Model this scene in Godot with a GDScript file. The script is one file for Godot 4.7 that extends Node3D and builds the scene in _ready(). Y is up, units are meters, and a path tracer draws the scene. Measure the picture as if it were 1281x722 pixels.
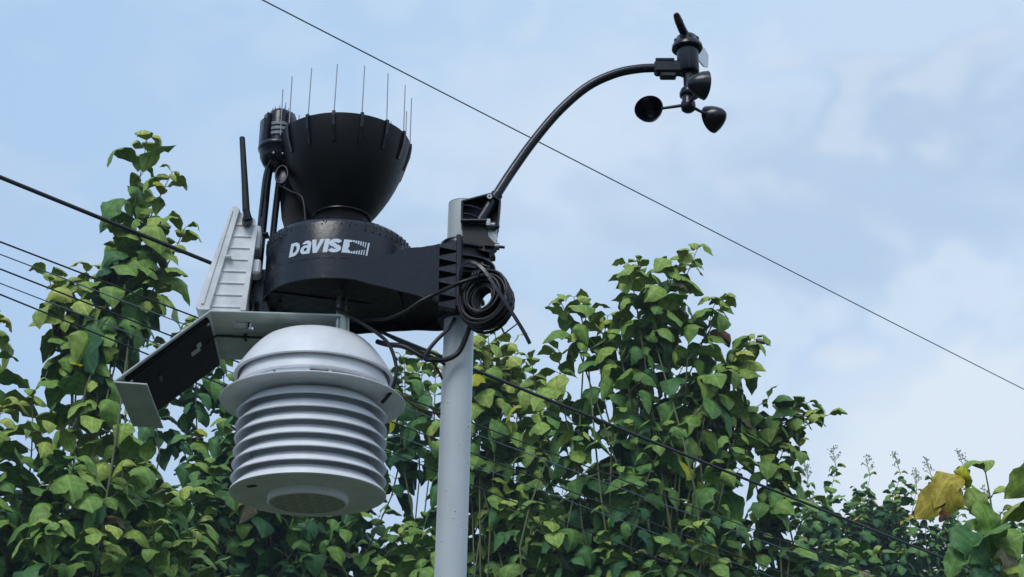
extends Node3D

# ---------------------------------------------------------------- helpers
var used_names := {}
var noise_cache := {}
var M := {}
var cam_pitch := deg_to_rad(23.5)

func numbered(called: String) -> String:
	if not used_names.has(called):
		used_names[called] = 0
		return called
	used_names[called] += 1
	return "%s_%03d" % [called, used_names[called]]

func tag(o: Node3D, label: String, category: String, group := "") -> void:
	o.set_meta("label", label)
	o.set_meta("category", category)
	if group != "":
		o.set_meta("group", group)

func thing(called: String, label: String, category: String, at := Vector3.ZERO, group := "") -> Node3D:
	var o := Node3D.new()
	o.name = numbered(called)
	add_child(o)
	o.position = at
	tag(o, label, category, group)
	return o

func part(called: String, st: SurfaceTool, m: Material, parent: Node3D) -> MeshInstance3D:
	var o := MeshInstance3D.new()
	o.name = called
	st.set_material(m)
	o.mesh = st.commit()
	parent.add_child(o, true)
	return o

func new_st() -> SurfaceTool:
	var st := SurfaceTool.new()
	st.begin(Mesh.PRIMITIVE_TRIANGLES)
	return st

# one triangle, wound so that its front looks along the normals given
func tri(st: SurfaceTool, a: Vector3, b: Vector3, c: Vector3, na: Vector3, nb: Vector3, nc: Vector3) -> void:
	if (b - a).cross(c - a).dot(na + nb + nc) > 0.0:
		var t := b; b = c; c = t
		t = nb; nb = nc; nc = t
	st.set_normal(na); st.add_vertex(a)
	st.set_normal(nb); st.add_vertex(b)
	st.set_normal(nc); st.add_vertex(c)

func quad(st: SurfaceTool, a: Vector3, b: Vector3, c: Vector3, d: Vector3, na: Vector3, nb: Vector3, nc: Vector3, nd: Vector3) -> void:
	tri(st, a, b, c, na, nb, nc)
	tri(st, a, c, d, na, nc, nd)

func flat_quad(st: SurfaceTool, a: Vector3, b: Vector3, c: Vector3, d: Vector3, n: Vector3) -> void:
	quad(st, a, b, c, d, n, n, n, n)

# box with chamfered edges
func box(st: SurfaceTool, size: Vector3, xf: Transform3D, bev := 0.0008) -> void:
	var h := size * 0.5
	bev = minf(bev, minf(h.x, minf(h.y, h.z)) * 0.45)
	var f := func(sx: float, sy: float, sz: float, k: int) -> Vector3:
		var v := Vector3(sx * (h.x - bev), sy * (h.y - bev), sz * (h.z - bev))
		v[k] = [sx, sy, sz][k] * h[k]
		return xf * v
	var bas := xf.basis
	for k in 3:
		var i := (k + 1) % 3
		var j := (k + 2) % 3
		for s in [-1.0, 1.0]:
			var n := Vector3.ZERO; n[k] = s
			var c := []
			for q in [[-1.0, -1.0], [1.0, -1.0], [1.0, 1.0], [-1.0, 1.0]]:
				var e := Vector3.ZERO
				e[k] = s; e[i] = q[0]; e[j] = q[1]
				c.append(f.call(e.x, e.y, e.z, k))
			flat_quad(st, c[0], c[1], c[2], c[3], (bas * n).normalized())
	for k in 3: # the twelve chamfers
		var i := (k + 1) % 3
		var j := (k + 2) % 3
		for si in [-1.0, 1.0]:
			for sj in [-1.0, 1.0]:
				var e0 := Vector3.ZERO; e0[k] = -1.0; e0[i] = si; e0[j] = sj
				var e1 := e0; e1[k] = 1.0
				var n := Vector3.ZERO; n[i] = si; n[j] = sj
				flat_quad(st, f.call(e0.x, e0.y, e0.z, i), f.call(e1.x, e1.y, e1.z, i), f.call(e1.x, e1.y, e1.z, j), f.call(e0.x, e0.y, e0.z, j), (bas * n).normalized())
	for sx in [-1.0, 1.0]:
		for sy in [-1.0, 1.0]:
			for sz in [-1.0, 1.0]:
				var n := (bas * Vector3(sx, sy, sz)).normalized()
				tri(st, f.call(sx, sy, sz, 0), f.call(sx, sy, sz, 1), f.call(sx, sy, sz, 2), n, n, n)

func abox(st: SurfaceTool, lo: Vector3, hi: Vector3, bev := 0.0008) -> void:
	box(st, hi - lo, Transform3D(Basis.IDENTITY, (lo + hi) * 0.5), bev)

# surface of revolution about local y; profile points are (radius, height); normals look to the left of the profile's run when flip is false
func lathe(st: SurfaceTool, prof: Array, segs := 48, xf := Transform3D.IDENTITY, a0 := 0.0, a1 := TAU, flip := false) -> void:
	var seg_n := []
	for k in prof.size() - 1:
		var d: Vector2 = prof[k + 1] - prof[k]
		var n := Vector2(d.y, -d.x).normalized()
		seg_n.append(-n if flip else n)
	for k in prof.size() - 1:
		var p: Vector2 = prof[k]
		var q: Vector2 = prof[k + 1]
		if p.distance_to(q) < 1e-7:
			continue
		var np: Vector2 = seg_n[k]
		var nq: Vector2 = seg_n[k]
		if k > 0 and seg_n[k].dot(seg_n[k - 1]) > 0.72:
			np = (seg_n[k] + seg_n[k - 1]).normalized()
		if k < seg_n.size() - 1 and seg_n[k].dot(seg_n[k + 1]) > 0.72:
			nq = (seg_n[k] + seg_n[k + 1]).normalized()
		for s in segs:
			var u := a0 + (a1 - a0) * s / segs
			var v := a0 + (a1 - a0) * (s + 1) / segs
			var cu := Vector3(sin(u), 0, cos(u))
			var cv := Vector3(sin(v), 0, cos(v))
			var A := xf * (cu * p.x + Vector3(0, p.y, 0))
			var B := xf * (cv * p.x + Vector3(0, p.y, 0))
			var C := xf * (cv * q.x + Vector3(0, q.y, 0))
			var D := xf * (cu * q.x + Vector3(0, q.y, 0))
			var nA := (xf.basis * (cu * np.x + Vector3(0, np.y, 0))).normalized()
			var nB := (xf.basis * (cv * np.x + Vector3(0, np.y, 0))).normalized()
			var nC := (xf.basis * (cv * nq.x + Vector3(0, nq.y, 0))).normalized()
			var nD := (xf.basis * (cu * nq.x + Vector3(0, nq.y, 0))).normalized()
			if p.x > 1e-6:
				tri(st, A, B, C, nA, nB, nC)
			if q.x > 1e-6:
				tri(st, A, C, D, nA, nC, nD)

func curve(pts: Array, per := 6) -> Array:
	var out := []
	for k in pts.size() - 1:
		var a: Vector3 = pts[maxi(k - 1, 0)]
		var b: Vector3 = pts[k]
		var c: Vector3 = pts[k + 1]
		var d: Vector3 = pts[mini(k + 2, pts.size() - 1)]
		for s in per:
			out.append(b.cubic_interpolate(c, a, d, float(s) / per))
	out.append(pts[-1])
	return out

func tube(st: SurfaceTool, pts: Array, r0: float, r1 := -1.0, segs := 8, caps := true) -> void:
	if r1 < 0.0:
		r1 = r0
	var n := pts.size()
	var t0: Vector3 = (pts[1] - pts[0]).normalized()
	var up := Vector3.UP if absf(t0.y) < 0.9 else Vector3.RIGHT
	var side := t0.cross(up).normalized()
	var rings := []
	var norms := []
	for k in n:
		var t: Vector3 = (pts[mini(k + 1, n - 1)] - pts[maxi(k - 1, 0)]).normalized()
		side = (side - t * side.dot(t)).normalized()
		var other := t.cross(side)
		var r := lerpf(r0, r1, float(k) / (n - 1))
		var ring := []
		var nn := []
		for s in segs:
			var a := TAU * s / segs
			var d := side * cos(a) + other * sin(a)
			nn.append(d)
			ring.append(pts[k] + d * r)
		rings.append(ring)
		norms.append(nn)
	for k in n - 1:
		for s in segs:
			var e := (s + 1) % segs
			quad(st, rings[k][s], rings[k][e], rings[k + 1][e], rings[k + 1][s], norms[k][s], norms[k][e], norms[k + 1][e], norms[k + 1][s])
	if caps:
		for end in [0, n - 1]:
			var t: Vector3 = (pts[1] - pts[0]).normalized() * -1.0 if end == 0 else (pts[n - 1] - pts[n - 2]).normalized()
			for s in segs:
				tri(st, pts[end], rings[end][s], rings[end][(s + 1) % segs], t, t, t)

# polygon (x, y) drawn out along z from z0 to z1
func prism(st: SurfaceTool, poly: PackedVector2Array, z0: float, z1: float, xf := Transform3D.IDENTITY) -> void:
	var idx := Geometry2D.triangulate_polygon(poly)
	for z in [z0, z1]:
		var n: Vector3 = (xf.basis * Vector3(0, 0, signf(z - (z0 + z1) * 0.5))).normalized()
		for k in range(0, idx.size(), 3):
			tri(st, xf * Vector3(poly[idx[k]].x, poly[idx[k]].y, z), xf * Vector3(poly[idx[k + 1]].x, poly[idx[k + 1]].y, z), xf * Vector3(poly[idx[k + 2]].x, poly[idx[k + 2]].y, z), n, n, n)
	var cw := 1.0 if Geometry2D.is_polygon_clockwise(poly) else -1.0
	for k in poly.size():
		var a := poly[k]
		var b := poly[(k + 1) % poly.size()]
		var d := (b - a).normalized()
		var n := (xf.basis * (Vector3(-d.y, d.x, 0) * cw)).normalized()
		flat_quad(st, xf * Vector3(a.x, a.y, z0), xf * Vector3(b.x, b.y, z0), xf * Vector3(b.x, b.y, z1), xf * Vector3(a.x, a.y, z1), n)

func ball(st: SurfaceTool, c: Vector3, r: Vector3, rings := 6, segs := 10) -> void:
	var prof := []
	for k in rings + 1:
		var a := -PI / 2 + PI * k / rings
		prof.append(Vector2(cos(a), sin(a)))
	lathe(st, prof, segs, Transform3D(Basis.from_scale(r), c))

# ---------------------------------------------------------------- materials
func noise_tex(seed_: int, freq: float, lo: float, hi: float, normal := false, bump := 4.0) -> NoiseTexture2D:
	var key := "%d %f %f %f %s" % [seed_, freq, lo, hi, normal]
	if noise_cache.has(key):
		return noise_cache[key]
	var n := FastNoiseLite.new()
	n.seed = seed_
	n.frequency = freq
	n.fractal_octaves = 5
	var t := NoiseTexture2D.new()
	t.width = 256; t.height = 256
	t.seamless = true
	t.noise = n
	if normal:
		t.as_normal_map = true
		t.bump_strength = bump
	else:
		var g := Gradient.new()
		g.set_color(0, Color(lo, lo, lo)); g.set_color(1, Color(hi, hi, hi))
		t.color_ramp = g
	noise_cache[key] = t
	return t

func mat(c: Color, rough: float, metal := 0.0, grain := 0, scale := 8.0, lo := 0.75, hi := 1.0, bumpy := 0.0) -> StandardMaterial3D:
	var m := StandardMaterial3D.new()
	m.albedo_color = c
	m.roughness = rough
	m.metallic = metal
	if grain > 0:
		m.uv1_triplanar = true
		m.uv1_scale = Vector3.ONE * scale
		m.albedo_texture = noise_tex(grain, 0.012, lo, hi)
		m.roughness_texture = noise_tex(grain + 50, 0.03, 0.7, 1.0)
		m.roughness_texture_channel = BaseMaterial3D.TEXTURE_CHANNEL_RED
		if bumpy > 0.0:
			m.normal_enabled = true
			m.normal_texture = noise_tex(grain + 90, 0.05, 0.0, 1.0, true, 3.0)
			m.normal_scale = bumpy
	return m

func make_materials() -> void:
	M.black = mat(Color(0.085, 0.11, 0.17), 0.34, 0.0, 3, 9.0, 0.7, 1.0, 0.12)
	M.bowl = mat(Color(0.045, 0.045, 0.075), 0.55, 0.0, 16, 9.0, 0.7, 1.0, 0.06)
	M.bowl.metallic_specular = 0.4
	M.black_gloss = mat(Color(0.085, 0.095, 0.13), 0.3, 0.0, 4, 9.0, 0.8, 1.0, 0.05)
	M.black_dull = mat(Color(0.06, 0.062, 0.085), 0.6, 0.0, 5, 12.0, 0.7, 1.0, 0.1)
	M.rubber = mat(Color(0.06, 0.06, 0.085), 0.42)
	M.purple_rubber = mat(Color(0.16, 0.12, 0.2), 0.4)
	M.red_rubber = mat(Color(0.3, 0.12, 0.12), 0.5)
	M.white = mat(Color(0.95, 0.955, 0.97), 0.5, 0.0, 6, 7.0, 0.90, 1.0, 0.04)
	M.white_box = mat(Color(0.955, 0.96, 0.97), 0.5, 0.0, 7, 8.0, 0.86, 1.0, 0.05)
	M.white_metal = mat(Color(0.80, 0.84, 0.82), 0.4, 0.0, 8, 6.0, 0.85, 1.0, 0.04)
	M.pole = mat(Color(0.775, 0.80, 0.815), 0.36, 0.0, 9, 2.0, 0.92, 1.0, 0.02)
	M.zinc = mat(Color(0.75, 0.76, 0.75), 0.35, 0.8, 10, 30.0, 0.75, 1.0)
	M.steel = mat(Color(0.55, 0.56, 0.6), 0.35, 0.7)
	M.letter = mat(Color(0.84, 0.88, 0.93), 0.45)
	M.panel = mat(Color(0.025, 0.025, 0.06), 0.5, 0.0, 11, 10.0, 0.8, 1.0)
	M.panel.metallic_specular = 0.2
	M.mesh_grey = mat(Color(0.84, 0.85, 0.82), 0.8, 0.0, 12, 60.0, 0.6, 1.0, 0.3)
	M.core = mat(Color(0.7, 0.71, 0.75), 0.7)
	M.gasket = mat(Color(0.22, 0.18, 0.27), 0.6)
	M.vane = mat(Color(0.88, 0.9, 0.92), 0.35)
	M.vane.backlight = Color(0.5, 0.5, 0.5)
	M.nose = mat(Color(0.36, 0.27, 0.23), 0.6, 0.0, 13, 40.0, 0.6, 1.0)
	M.diffuser = mat(Color(0.5, 0.51, 0.54), 0.3)
	M.wire = mat(Color(0.13, 0.13, 0.15), 0.55)
	M.wire_grey = mat(Color(0.40, 0.45, 0.52), 0.5)
	M.bark = mat(Color(0.36, 0.31, 0.25), 0.85, 0.0, 14, 3.0, 0.6, 1.0, 0.6)
	M.twig = mat(Color(0.40, 0.42, 0.28), 0.75)
	M.droplet = mat(Color(0.78, 0.81, 0.83), 0.08)
	M.dark_droplet = mat(Color(0.12, 0.14, 0.18), 0.05)
	M.ground = mat(Color(0.24, 0.28, 0.14), 0.95, 0.0, 15, 0.35, 0.55, 1.0, 0.6)
	M.ground.uv1_world_triplanar = true
	M.grey_cable = mat(Color(0.5, 0.53, 0.56), 0.3)
	M.flower = mat(Color(0.62, 0.66, 0.55), 0.8)

# ---------------------------------------------------------------- sky
func make_sky() -> Sky:
	var w := 2048
	var h := 1024
	var big := FastNoiseLite.new()
	big.seed = 11; big.frequency = 1.15; big.fractal_octaves = 4; big.fractal_gain = 0.45
	var fine := FastNoiseLite.new()
	fine.seed = 29; fine.frequency = 2.6; fine.fractal_octaves = 5; fine.fractal_gain = 0.5
	var wisps := FastNoiseLite.new()
	wisps.seed = 47; wisps.frequency = 13.0; wisps.fractal_octaves = 5; wisps.fractal_gain = 0.5
	var data := PackedByteArray()
	data.resize(w * h * 3)
	var blue := Vector3(174, 205, 240)
	var veil := Vector3(198, 221, 246)
	var grey := Vector3(182, 206, 234)
	var white := Vector3(228, 238, 249)
	# further soft banks of grey (+) and white (-) cloud: azimuth, height, strength
	var banks := []
	var rng := RandomNumberGenerator.new()
	rng.seed = 31
	for k in 16:
		banks.append(Vector3(k * 0.42 + rng.randf_range(-0.1, 0.1), rng.randf_range(0.25, 0.8), 0.5 if k % 2 == 0 else -0.4))
	banks.append(Vector3(0.21, 0.445, 0.8))
	banks.append(Vector3(0.31, 0.30, -0.75))
	for y in h:
		var el := PI * (0.5 - (y + 0.5) / h)
		if el < -0.02:
			var c := Vector3(170, 185, 195)
			for x in w:
				var at := (y * w + x) * 3
				data[at] = int(c.x); data[at + 1] = int(c.y); data[at + 2] = int(c.z)
			continue
		var ce := cos(el)
		var se := sin(el)
		for x in w:
			var az := TAU * (x + 0.5) / w
			var d := Vector3(ce * sin(az), se * 1.7, -ce * cos(az)) 
			var a := big.get_noise_3dv(d * 1.6 + Vector3(3.1, 0, 1.7))
			var b := 0.6 * fine.get_noise_3dv(d * 2.6) + 0.75 * wisps.get_noise_3dv(d + Vector3(a, -a, a) * 0.12)
			# clearer towards the left, a thin veil with soft clouds towards the right
			var cover := smoothstep(-0.42, 0.26, d.x + 0.22 * a)
			var c := blue.lerp(veil, cover)
			c = c.lerp(white, 0.22 * smoothstep(0.36, 0.12, se))
			c = c.lerp(grey, (0.35 + 0.65 * cover) * 0.95 * smoothstep(-0.08, 0.26, a + 0.55 * b))
			c = c.lerp(white, (0.15 + 0.85 * cover) * 0.42 * smoothstep(-0.02, 0.40, b - 0.45 * a))
			for k in banks.size():
				var q: Vector3 = banks[k]
				var e := Vector2(angle_difference(q.x, az) * ce / 0.13, (el - q.y) / 0.06).length() + 1.0 * b + 0.4 * a
				c = c.lerp(grey if q.z > 0.0 else white, absf(q.z) * smoothstep(1.2, 0.2, e))
			var at := (y * w + x) * 3
			data[at] = int(c.x); data[at + 1] = int(c.y); data[at + 2] = int(c.z)
	var pano := PanoramaSkyMaterial.new()
	pano.panorama = ImageTexture.create_from_image(Image.create_from_data(w, h, false, Image.FORMAT_RGB8, data))
	var sky := Sky.new()
	sky.sky_material = pano
	return sky

# ---------------------------------------------------------------- leaves and trees
var leaf_shapes := []
var leaf_mats := []
var grain_tex: ImageTexture

func make_leaf_texture() -> void:
	var w := 128
	var h := 192
	var n := FastNoiseLite.new()
	n.seed = 5; n.frequency = 0.03; n.fractal_octaves = 4
	var img := Image.create(w, h, false, Image.FORMAT_RGB8)
	for y in h:
		for x in w:
			var u := (x + 0.5) / w - 0.5
			var v := (y + 0.5) / h
			var base := 0.80 + 0.20 * n.get_noise_2d(x, y)
			var side := absf(fposmod((v - absf(u) * 0.75) * 9.0 + 0.5, 1.0) - 0.5)
			var vein := maxf(smoothstep(0.035, 0.008, absf(u)), 0.75 * smoothstep(0.10, 0.02, side) * smoothstep(0.5, 0.2, absf(u)))
			var c := Color(base * 0.98, base, base * 0.94).lerp(Color(0.96, 1.0, 0.8), vein * 0.75)
			img.set_pixel(x, y, c)
	grain_tex = ImageTexture.create_from_image(img)

func leaf_mat(c: Color, rough: float, through: float) -> StandardMaterial3D:
	var m := StandardMaterial3D.new()
	m.albedo_color = c
	m.albedo_texture = grain_tex
	m.roughness = rough
	m.metallic_specular = 0.35
	m.backlight = Color(0.95, 1.0, 0.45) * through
	m.cull_mode = BaseMaterial3D.CULL_DISABLED
	return m

# a broad drooping leaf, one unit long, its stalk end at the origin, running along +z with its upper side up
func leaf_shape(seed_: int, droop: float, half: float, fold: float, wavy: float, nl := 9) -> ArrayMesh:
	var rng := RandomNumberGenerator.new()
	rng.seed = seed_
	var st := new_st()
	var pos := Vector3.ZERO
	var ang := -0.25
	var yaw := 0.0
	var cols := [-1.0, -0.5, 0.0, 0.5, 1.0]
	var ph := rng.randf() * TAU
	var bend_at := rng.randf_range(0.2, 0.5)
	var weights := 0.0
	for k in nl:
		weights += exp(-pow((float(k) / nl - bend_at) / 0.24, 2.0)) + 0.12
	for k in nl + 1:
		var t := float(k) / nl
		var wd := half * pow(sin(PI * pow(t, 0.78)), 0.72) if k > 0 and k < nl else (0.012 if k == 0 else 0.003)
		for c in cols:
			var edge: float = absf(c)
			var side := signf(c)
			# the margin is ragged, the blade folds along its midrib and ripples
			var w: float = c * wd * (1.0 + edge * (0.06 * sin(t * 19.0 + ph + side * 2.0) + rng.randf_range(-0.08, 0.06)))
			var lift: float = -edge * edge * wd * fold + sin(t * 14.0 + side * 1.9 + ph) * wavy * edge * sin(PI * t) + rng.randf_range(-0.25, 0.25) * wavy * edge
			var along_ := rng.randf_range(-0.02, 0.02) * edge
			var up := Vector3(0, cos(ang), sin(ang))
			var fwd := Vector3(0, -sin(ang), cos(ang))
			st.set_uv(Vector2(c * 0.5 + 0.5, t))
			st.add_vertex(pos + Vector3(w, 0, 0) + up * lift + fwd * along_)
		ang += droop * (exp(-pow((t - bend_at) / 0.24, 2.0)) + 0.12) / weights + rng.randf_range(-0.08, 0.08)
		yaw += rng.randf_range(-0.11, 0.11)
		pos += Vector3(sin(yaw), -sin(ang), cos(ang)) / nl
	for k in nl:
		for c in 4:
			var a := k * 5 + c
			st.add_index(a); st.add_index(a + 1); st.add_index(a + 6)
			st.add_index(a); st.add_index(a + 6); st.add_index(a + 5)
	st.generate_normals()
	return st.commit()

func make_leaves() -> void:
	make_leaf_texture()
	var rng := RandomNumberGenerator.new()
	rng.seed = 77
	for k in 14:
		leaf_shapes.append(leaf_shape(k * 13 + 3, [1.6, 1.9, 2.2, 2.5, 1.8, 2.1, 2.7, 1.3, 2.3, 2.0, 1.7, 2.4, 1.9, 1.0][k], rng.randf_range(0.21, 0.31) if k < 13 else 0.28, rng.randf_range(-0.05, 0.85), rng.randf_range(0.025, 0.06) if k < 13 else 0.085))
	# from the youngest, yellowest leaves to the oldest, darkest ones; then withered ones
	leaf_mats = [
		leaf_mat(Color(0.81, 0.84, 0.45), 0.52, 1.4),
		leaf_mat(Color(0.74, 0.80, 0.41), 0.52, 1.35),
		leaf_mat(Color(0.65, 0.75, 0.38), 0.52, 1.3),
		leaf_mat(Color(0.55, 0.69, 0.35), 0.52, 1.25),
		leaf_mat(Color(0.45, 0.62, 0.34), 0.52, 1.2),
		leaf_mat(Color(0.35, 0.54, 0.33), 0.5, 1.15),
		leaf_mat(Color(0.26, 0.45, 0.31), 0.48, 1.05),
		leaf_mat(Color(0.78, 0.77, 0.18), 0.5, 1.25),
		leaf_mat(Color(0.80, 0.71, 0.30), 0.6, 1.1),
		leaf_mat(Color(0.50, 0.34, 0.24), 0.7, 0.6),
		leaf_mat(Color(0.66, 0.60, 0.50), 0.6, 0.9),
	]

func leaf_basis(out: Vector3, pitch: float, roll: float, length: float) -> Basis:
	var side := Vector3.UP.cross(out).normalized()
	var z := (out * cos(pitch) + Vector3.UP * sin(pitch)).normalized()
	var y := z.cross(side).normalized()
	return (Basis(side, y, z) * Basis(Vector3(0, 0, 1), roll)).scaled_local(Vector3.ONE * length)

# a leafy shoot: opposite pairs of leaves up its stem, small and pale at the tip; appends [transform, shape, tone] to leaves
func shoot(st: SurfaceTool, leaves: Array, base: Vector3, tip: Vector3, rng: RandomNumberGenerator, big: float, gap: float, age: float, thick := 0.012, bare := 0.0) -> void:
	var d := tip - base
	var across := Vector3(rng.randf_range(-1, 1), 0, rng.randf_range(-1, 1)) * 0.07 * d.length()
	var pts := curve([base, base + d * 0.35 + across, base + d * 0.7 + across * 0.8, tip], 4)
	tube(st, pts, thick, 0.003, 5, false)
	var n := int(d.length() / gap)
	var turn := rng.randf() * TAU
	for k in n + 1:
		var t := 1.0 - float(k) / maxf(n, 1)
		if t < bare:
			break
		var fk := t * (pts.size() - 1)
		var i := mini(int(fk), pts.size() - 2)
		var p: Vector3 = pts[i].lerp(pts[i + 1], fk - i)
		turn += PI / 2 + rng.randf_range(-0.45, 0.45)
		var from_tip := (1.0 - t) * d.length()
		var grown := clampf(0.55 + from_tip * 0.8, 0.55, 1.0)
		for s in 2:
			if rng.randf() < 0.10:
				continue
			var a := turn + PI * s + rng.randf_range(-0.35, 0.35)
			var out := Vector3(sin(a), 0, cos(a))
			var length := big * grown * rng.randf_range(0.6, 1.45)
			var pitch := lerpf(0.8, 0.25, clampf(from_tip * 1.3, 0.0, 1.0)) + rng.randf_range(-0.45, 0.35)
			var stalk := length * 0.12
			var q := p + (out * 0.8 + Vector3.UP * 0.6) * stalk
			tube(st, [p, q], 0.004, 0.003, 3, false)
			var tone := clampf(age + from_tip * 3.1 + rng.randf_range(-1.3, 1.3), 0.0, 6.0)
			var tint := int(tone)
			var chance := rng.randf()
			if chance < 0.010:
				tint = 7
			elif chance < 0.012:
				tint = 8
			elif chance < 0.013:
				tint = 9
			elif chance < 0.035 and from_tip < 0.35:
				tint = 10
			leaves.append([Transform3D(leaf_basis(out, pitch, rng.randf_range(-0.7, 0.7), length), q), rng.randi() % 13, tint])

# a nearly flat leaf from its stalk end to its tip, its face turned towards the given side
func faced_leaf(root: Node3D, from: Vector3, to: Vector3, face: Vector3, tone: int, shape := 13) -> void:
	var z := (to - from).normalized()
	var x := face.cross(z).normalized()
	leaf_node(root, [Transform3D(Basis(x, z.cross(x), z).scaled_local(Vector3.ONE * from.distance_to(to)), from - root.position), shape, tone])

func leaf_node(root: Node3D, l: Array) -> void:
	var o := MeshInstance3D.new()
	o.name = "leaf"
	o.mesh = leaf_shapes[l[1]]
	o.material_override = leaf_mats[l[2]]
	o.transform = l[0]
	root.add_child(o, true)

# the leaves that show largest become parts, the rest one mass of foliage
func hang_leaves(root: Node3D, leaves: Array, most := 300) -> void:
	var c := cos(cam_pitch)
	var s := sin(cam_pitch)
	var ranked := []
	for k in leaves.size():
		var xf: Transform3D = leaves[k][0]
		var d: Vector3 = root.position + xf * Vector3(0, -0.2, 0.4) - Vector3(0, 1.6, 0)
		var w := -d.z * c + d.y * s
		var x := d.x / w
		var y := (d.y * c + d.z * s) / w
		ranked.append([w, k, absf(x) < 0.335 and absf(y) < 0.19, Vector2i(int(floor(x * 150)), int(floor(y * 150)))])
	ranked.sort_custom(func(p, q): return p[0] < q[0])
	var cells := {}
	for r in ranked:
		var seen: int = cells.get(r[3], 0)
		cells[r[3]] = seen + 1
		r.append(seen if r[2] else 50 + seen)
	ranked.sort_custom(func(p, q): return p[4] < q[4] if p[4] != q[4] else p[0] < q[0])
	var masses := {}
	for k in ranked.size():
		var l: Array = leaves[ranked[k][1]]
		if k < most:
			leaf_node(root, l)
		else:
			if not masses.has(l[2]):
				masses[l[2]] = new_st()
			masses[l[2]].append_from(leaf_shapes[l[1]], 0, l[0])
	if masses.size() > 0:
		var am := ArrayMesh.new()
		for tone in masses:
			masses[tone].set_material(leaf_mats[tone])
			masses[tone].commit(am)
		var o := MeshInstance3D.new()
		o.name = "foliage"
		o.mesh = am
		o.set_meta("kind", "stuff")
		root.add_child(o, true)

# shoots: [tip, base] in the world; fills: [middle, half size, how many] of further shoots through the crown
func tree(called: String, label: String, category: String, foot: Vector3, trunk_r: float, fork: float, shoots: Array, fills: Array, seed_: int, big: float, gap: float, age: float, reach := 1.3, group := "", fruiting := false) -> Node3D:
	var root := thing(called, label, category, foot, group)
	var rng := RandomNumberGenerator.new()
	rng.seed = seed_
	var leaves := []
	var all := []
	for s in shoots:
		all.append([s[0] - foot, s[1] - foot, true])
	for f in fills:
		for k in f[2]:
			var v := Vector3(rng.randfn(), rng.randfn(), rng.randfn()).normalized() * pow(rng.randf(), 0.4)
			var tip: Vector3 = f[0] - foot + v * f[1]
			var lean := Vector3(v.x, 0, v.z) * 0.9 + Vector3(rng.randf_range(-0.5, 0.5), 0, rng.randf_range(-0.5, 0.5))
			all.append([tip, tip - (Vector3.UP + lean).normalized() * reach * rng.randf_range(0.75, 1.15), false])
	var crown := Vector3.ZERO
	for a in all:
		crown += a[1] / all.size()
	var top := Vector3(crown.x * 0.8, fork + (crown.y - fork) * 0.9, crown.z * 0.8)
	var trunk := curve([Vector3(0, -0.2, 0), Vector3(crown.x * 0.05, fork * 0.5, crown.z * 0.05), Vector3(crown.x * 0.3, fork, crown.z * 0.3), top], 5)
	var st := new_st()
	tube(st, trunk, trunk_r, trunk_r * 0.35, 10, false)
	part("trunk", st, M.bark, root)
	for a in all:
		var b := new_st()
		var from := trunk[clampi(int(trunk.size() * rng.randf_range(0.55, 0.97)), 0, trunk.size() - 1)] as Vector3
		if from.y > a[1].y - 0.1:
			from = trunk[int(trunk.size() * 0.6)]
		var away := Vector3(a[1].x - from.x, 0, a[1].z - from.z) * rng.randf_range(0.15, 0.5) + Vector3(rng.randf_range(-0.35, 0.35), 0, rng.randf_range(-0.35, 0.35))
		var mid: Vector3 = from.lerp(a[1], rng.randf_range(0.4, 0.6)) + away + Vector3(0, -0.1 * from.distance_to(a[1]), 0)
		tube(b, curve([from, mid, a[1]], 4), 0.016 * big / 0.42, 0.009 * big / 0.42, 5, false)
		shoot(b, leaves, a[1], a[0], rng, big, gap, age if a[2] else age + 1.2, 0.012 * big / 0.42)
		if fruiting and a[2]:
			var fl := new_st()
			panicle(fl, a[0], rng, big)
			part("flower_head", fl, M.flower, root)
		part("branch", b, M.twig, root)
	hang_leaves(root, leaves)
	return root

# a thin branching flower head above a shoot
func panicle(st: SurfaceTool, at: Vector3, rng: RandomNumberGenerator, big: float) -> void:
	var h := big * 1.25
	var tip := at + Vector3(rng.randf_range(-0.1, 0.1), h, 0)
	tube(st, [at, tip], 0.008, 0.003, 4, false)
	for k in 9:
		var p := at.lerp(tip, 0.25 + 0.75 * k / 9.0)
		var a := rng.randf() * TAU
		var q := p + Vector3(sin(a), 0.75, cos(a)) * h * (0.3 - 0.022 * k)
		tube(st, [p, q], 0.006, 0.003, 3, false)
		for j in 4:
			var r := p.lerp(q, 0.5 + 0.17 * j)
			ball(st, r + Vector3(rng.randf_range(-1, 1), rng.randf_range(0, 1), rng.randf_range(-1, 1)) * 0.035, Vector3.ONE * 0.013, 3, 5)

# ---------------------------------------------------------------- the weather station
const AX := Vector3(-0.232, 2.4205, -1.95)       # foot of the collector body's axis
const SHIELD := Vector3(-0.257, 2.1636, -1.95)   # foot of the radiation shield's axis

func half_width(x: float) -> float:
	var r := 0.0975
	var c := sqrt(maxf(r * r - x * x, 0.0))
	if x < 0.02:
		return c
	# the tangent that runs from the round body out to the saddle
	return maxf(c, lerpf(0.0955, 0.05, clampf((x - 0.02) / (0.137 - 0.02), 0.0, 1.0)))

func along(table: Array, x: float) -> float:
	for k in table.size() - 1:
		if x <= table[k + 1].x:
			var t := clampf((x - table[k].x) / (table[k + 1].x - table[k].x), 0.0, 1.0)
			t = t * t * (3.0 - 2.0 * t) * 0.5 + t * 0.5
			return lerpf(table[k].y, table[k + 1].y, t)
	return table[-1].y

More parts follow.
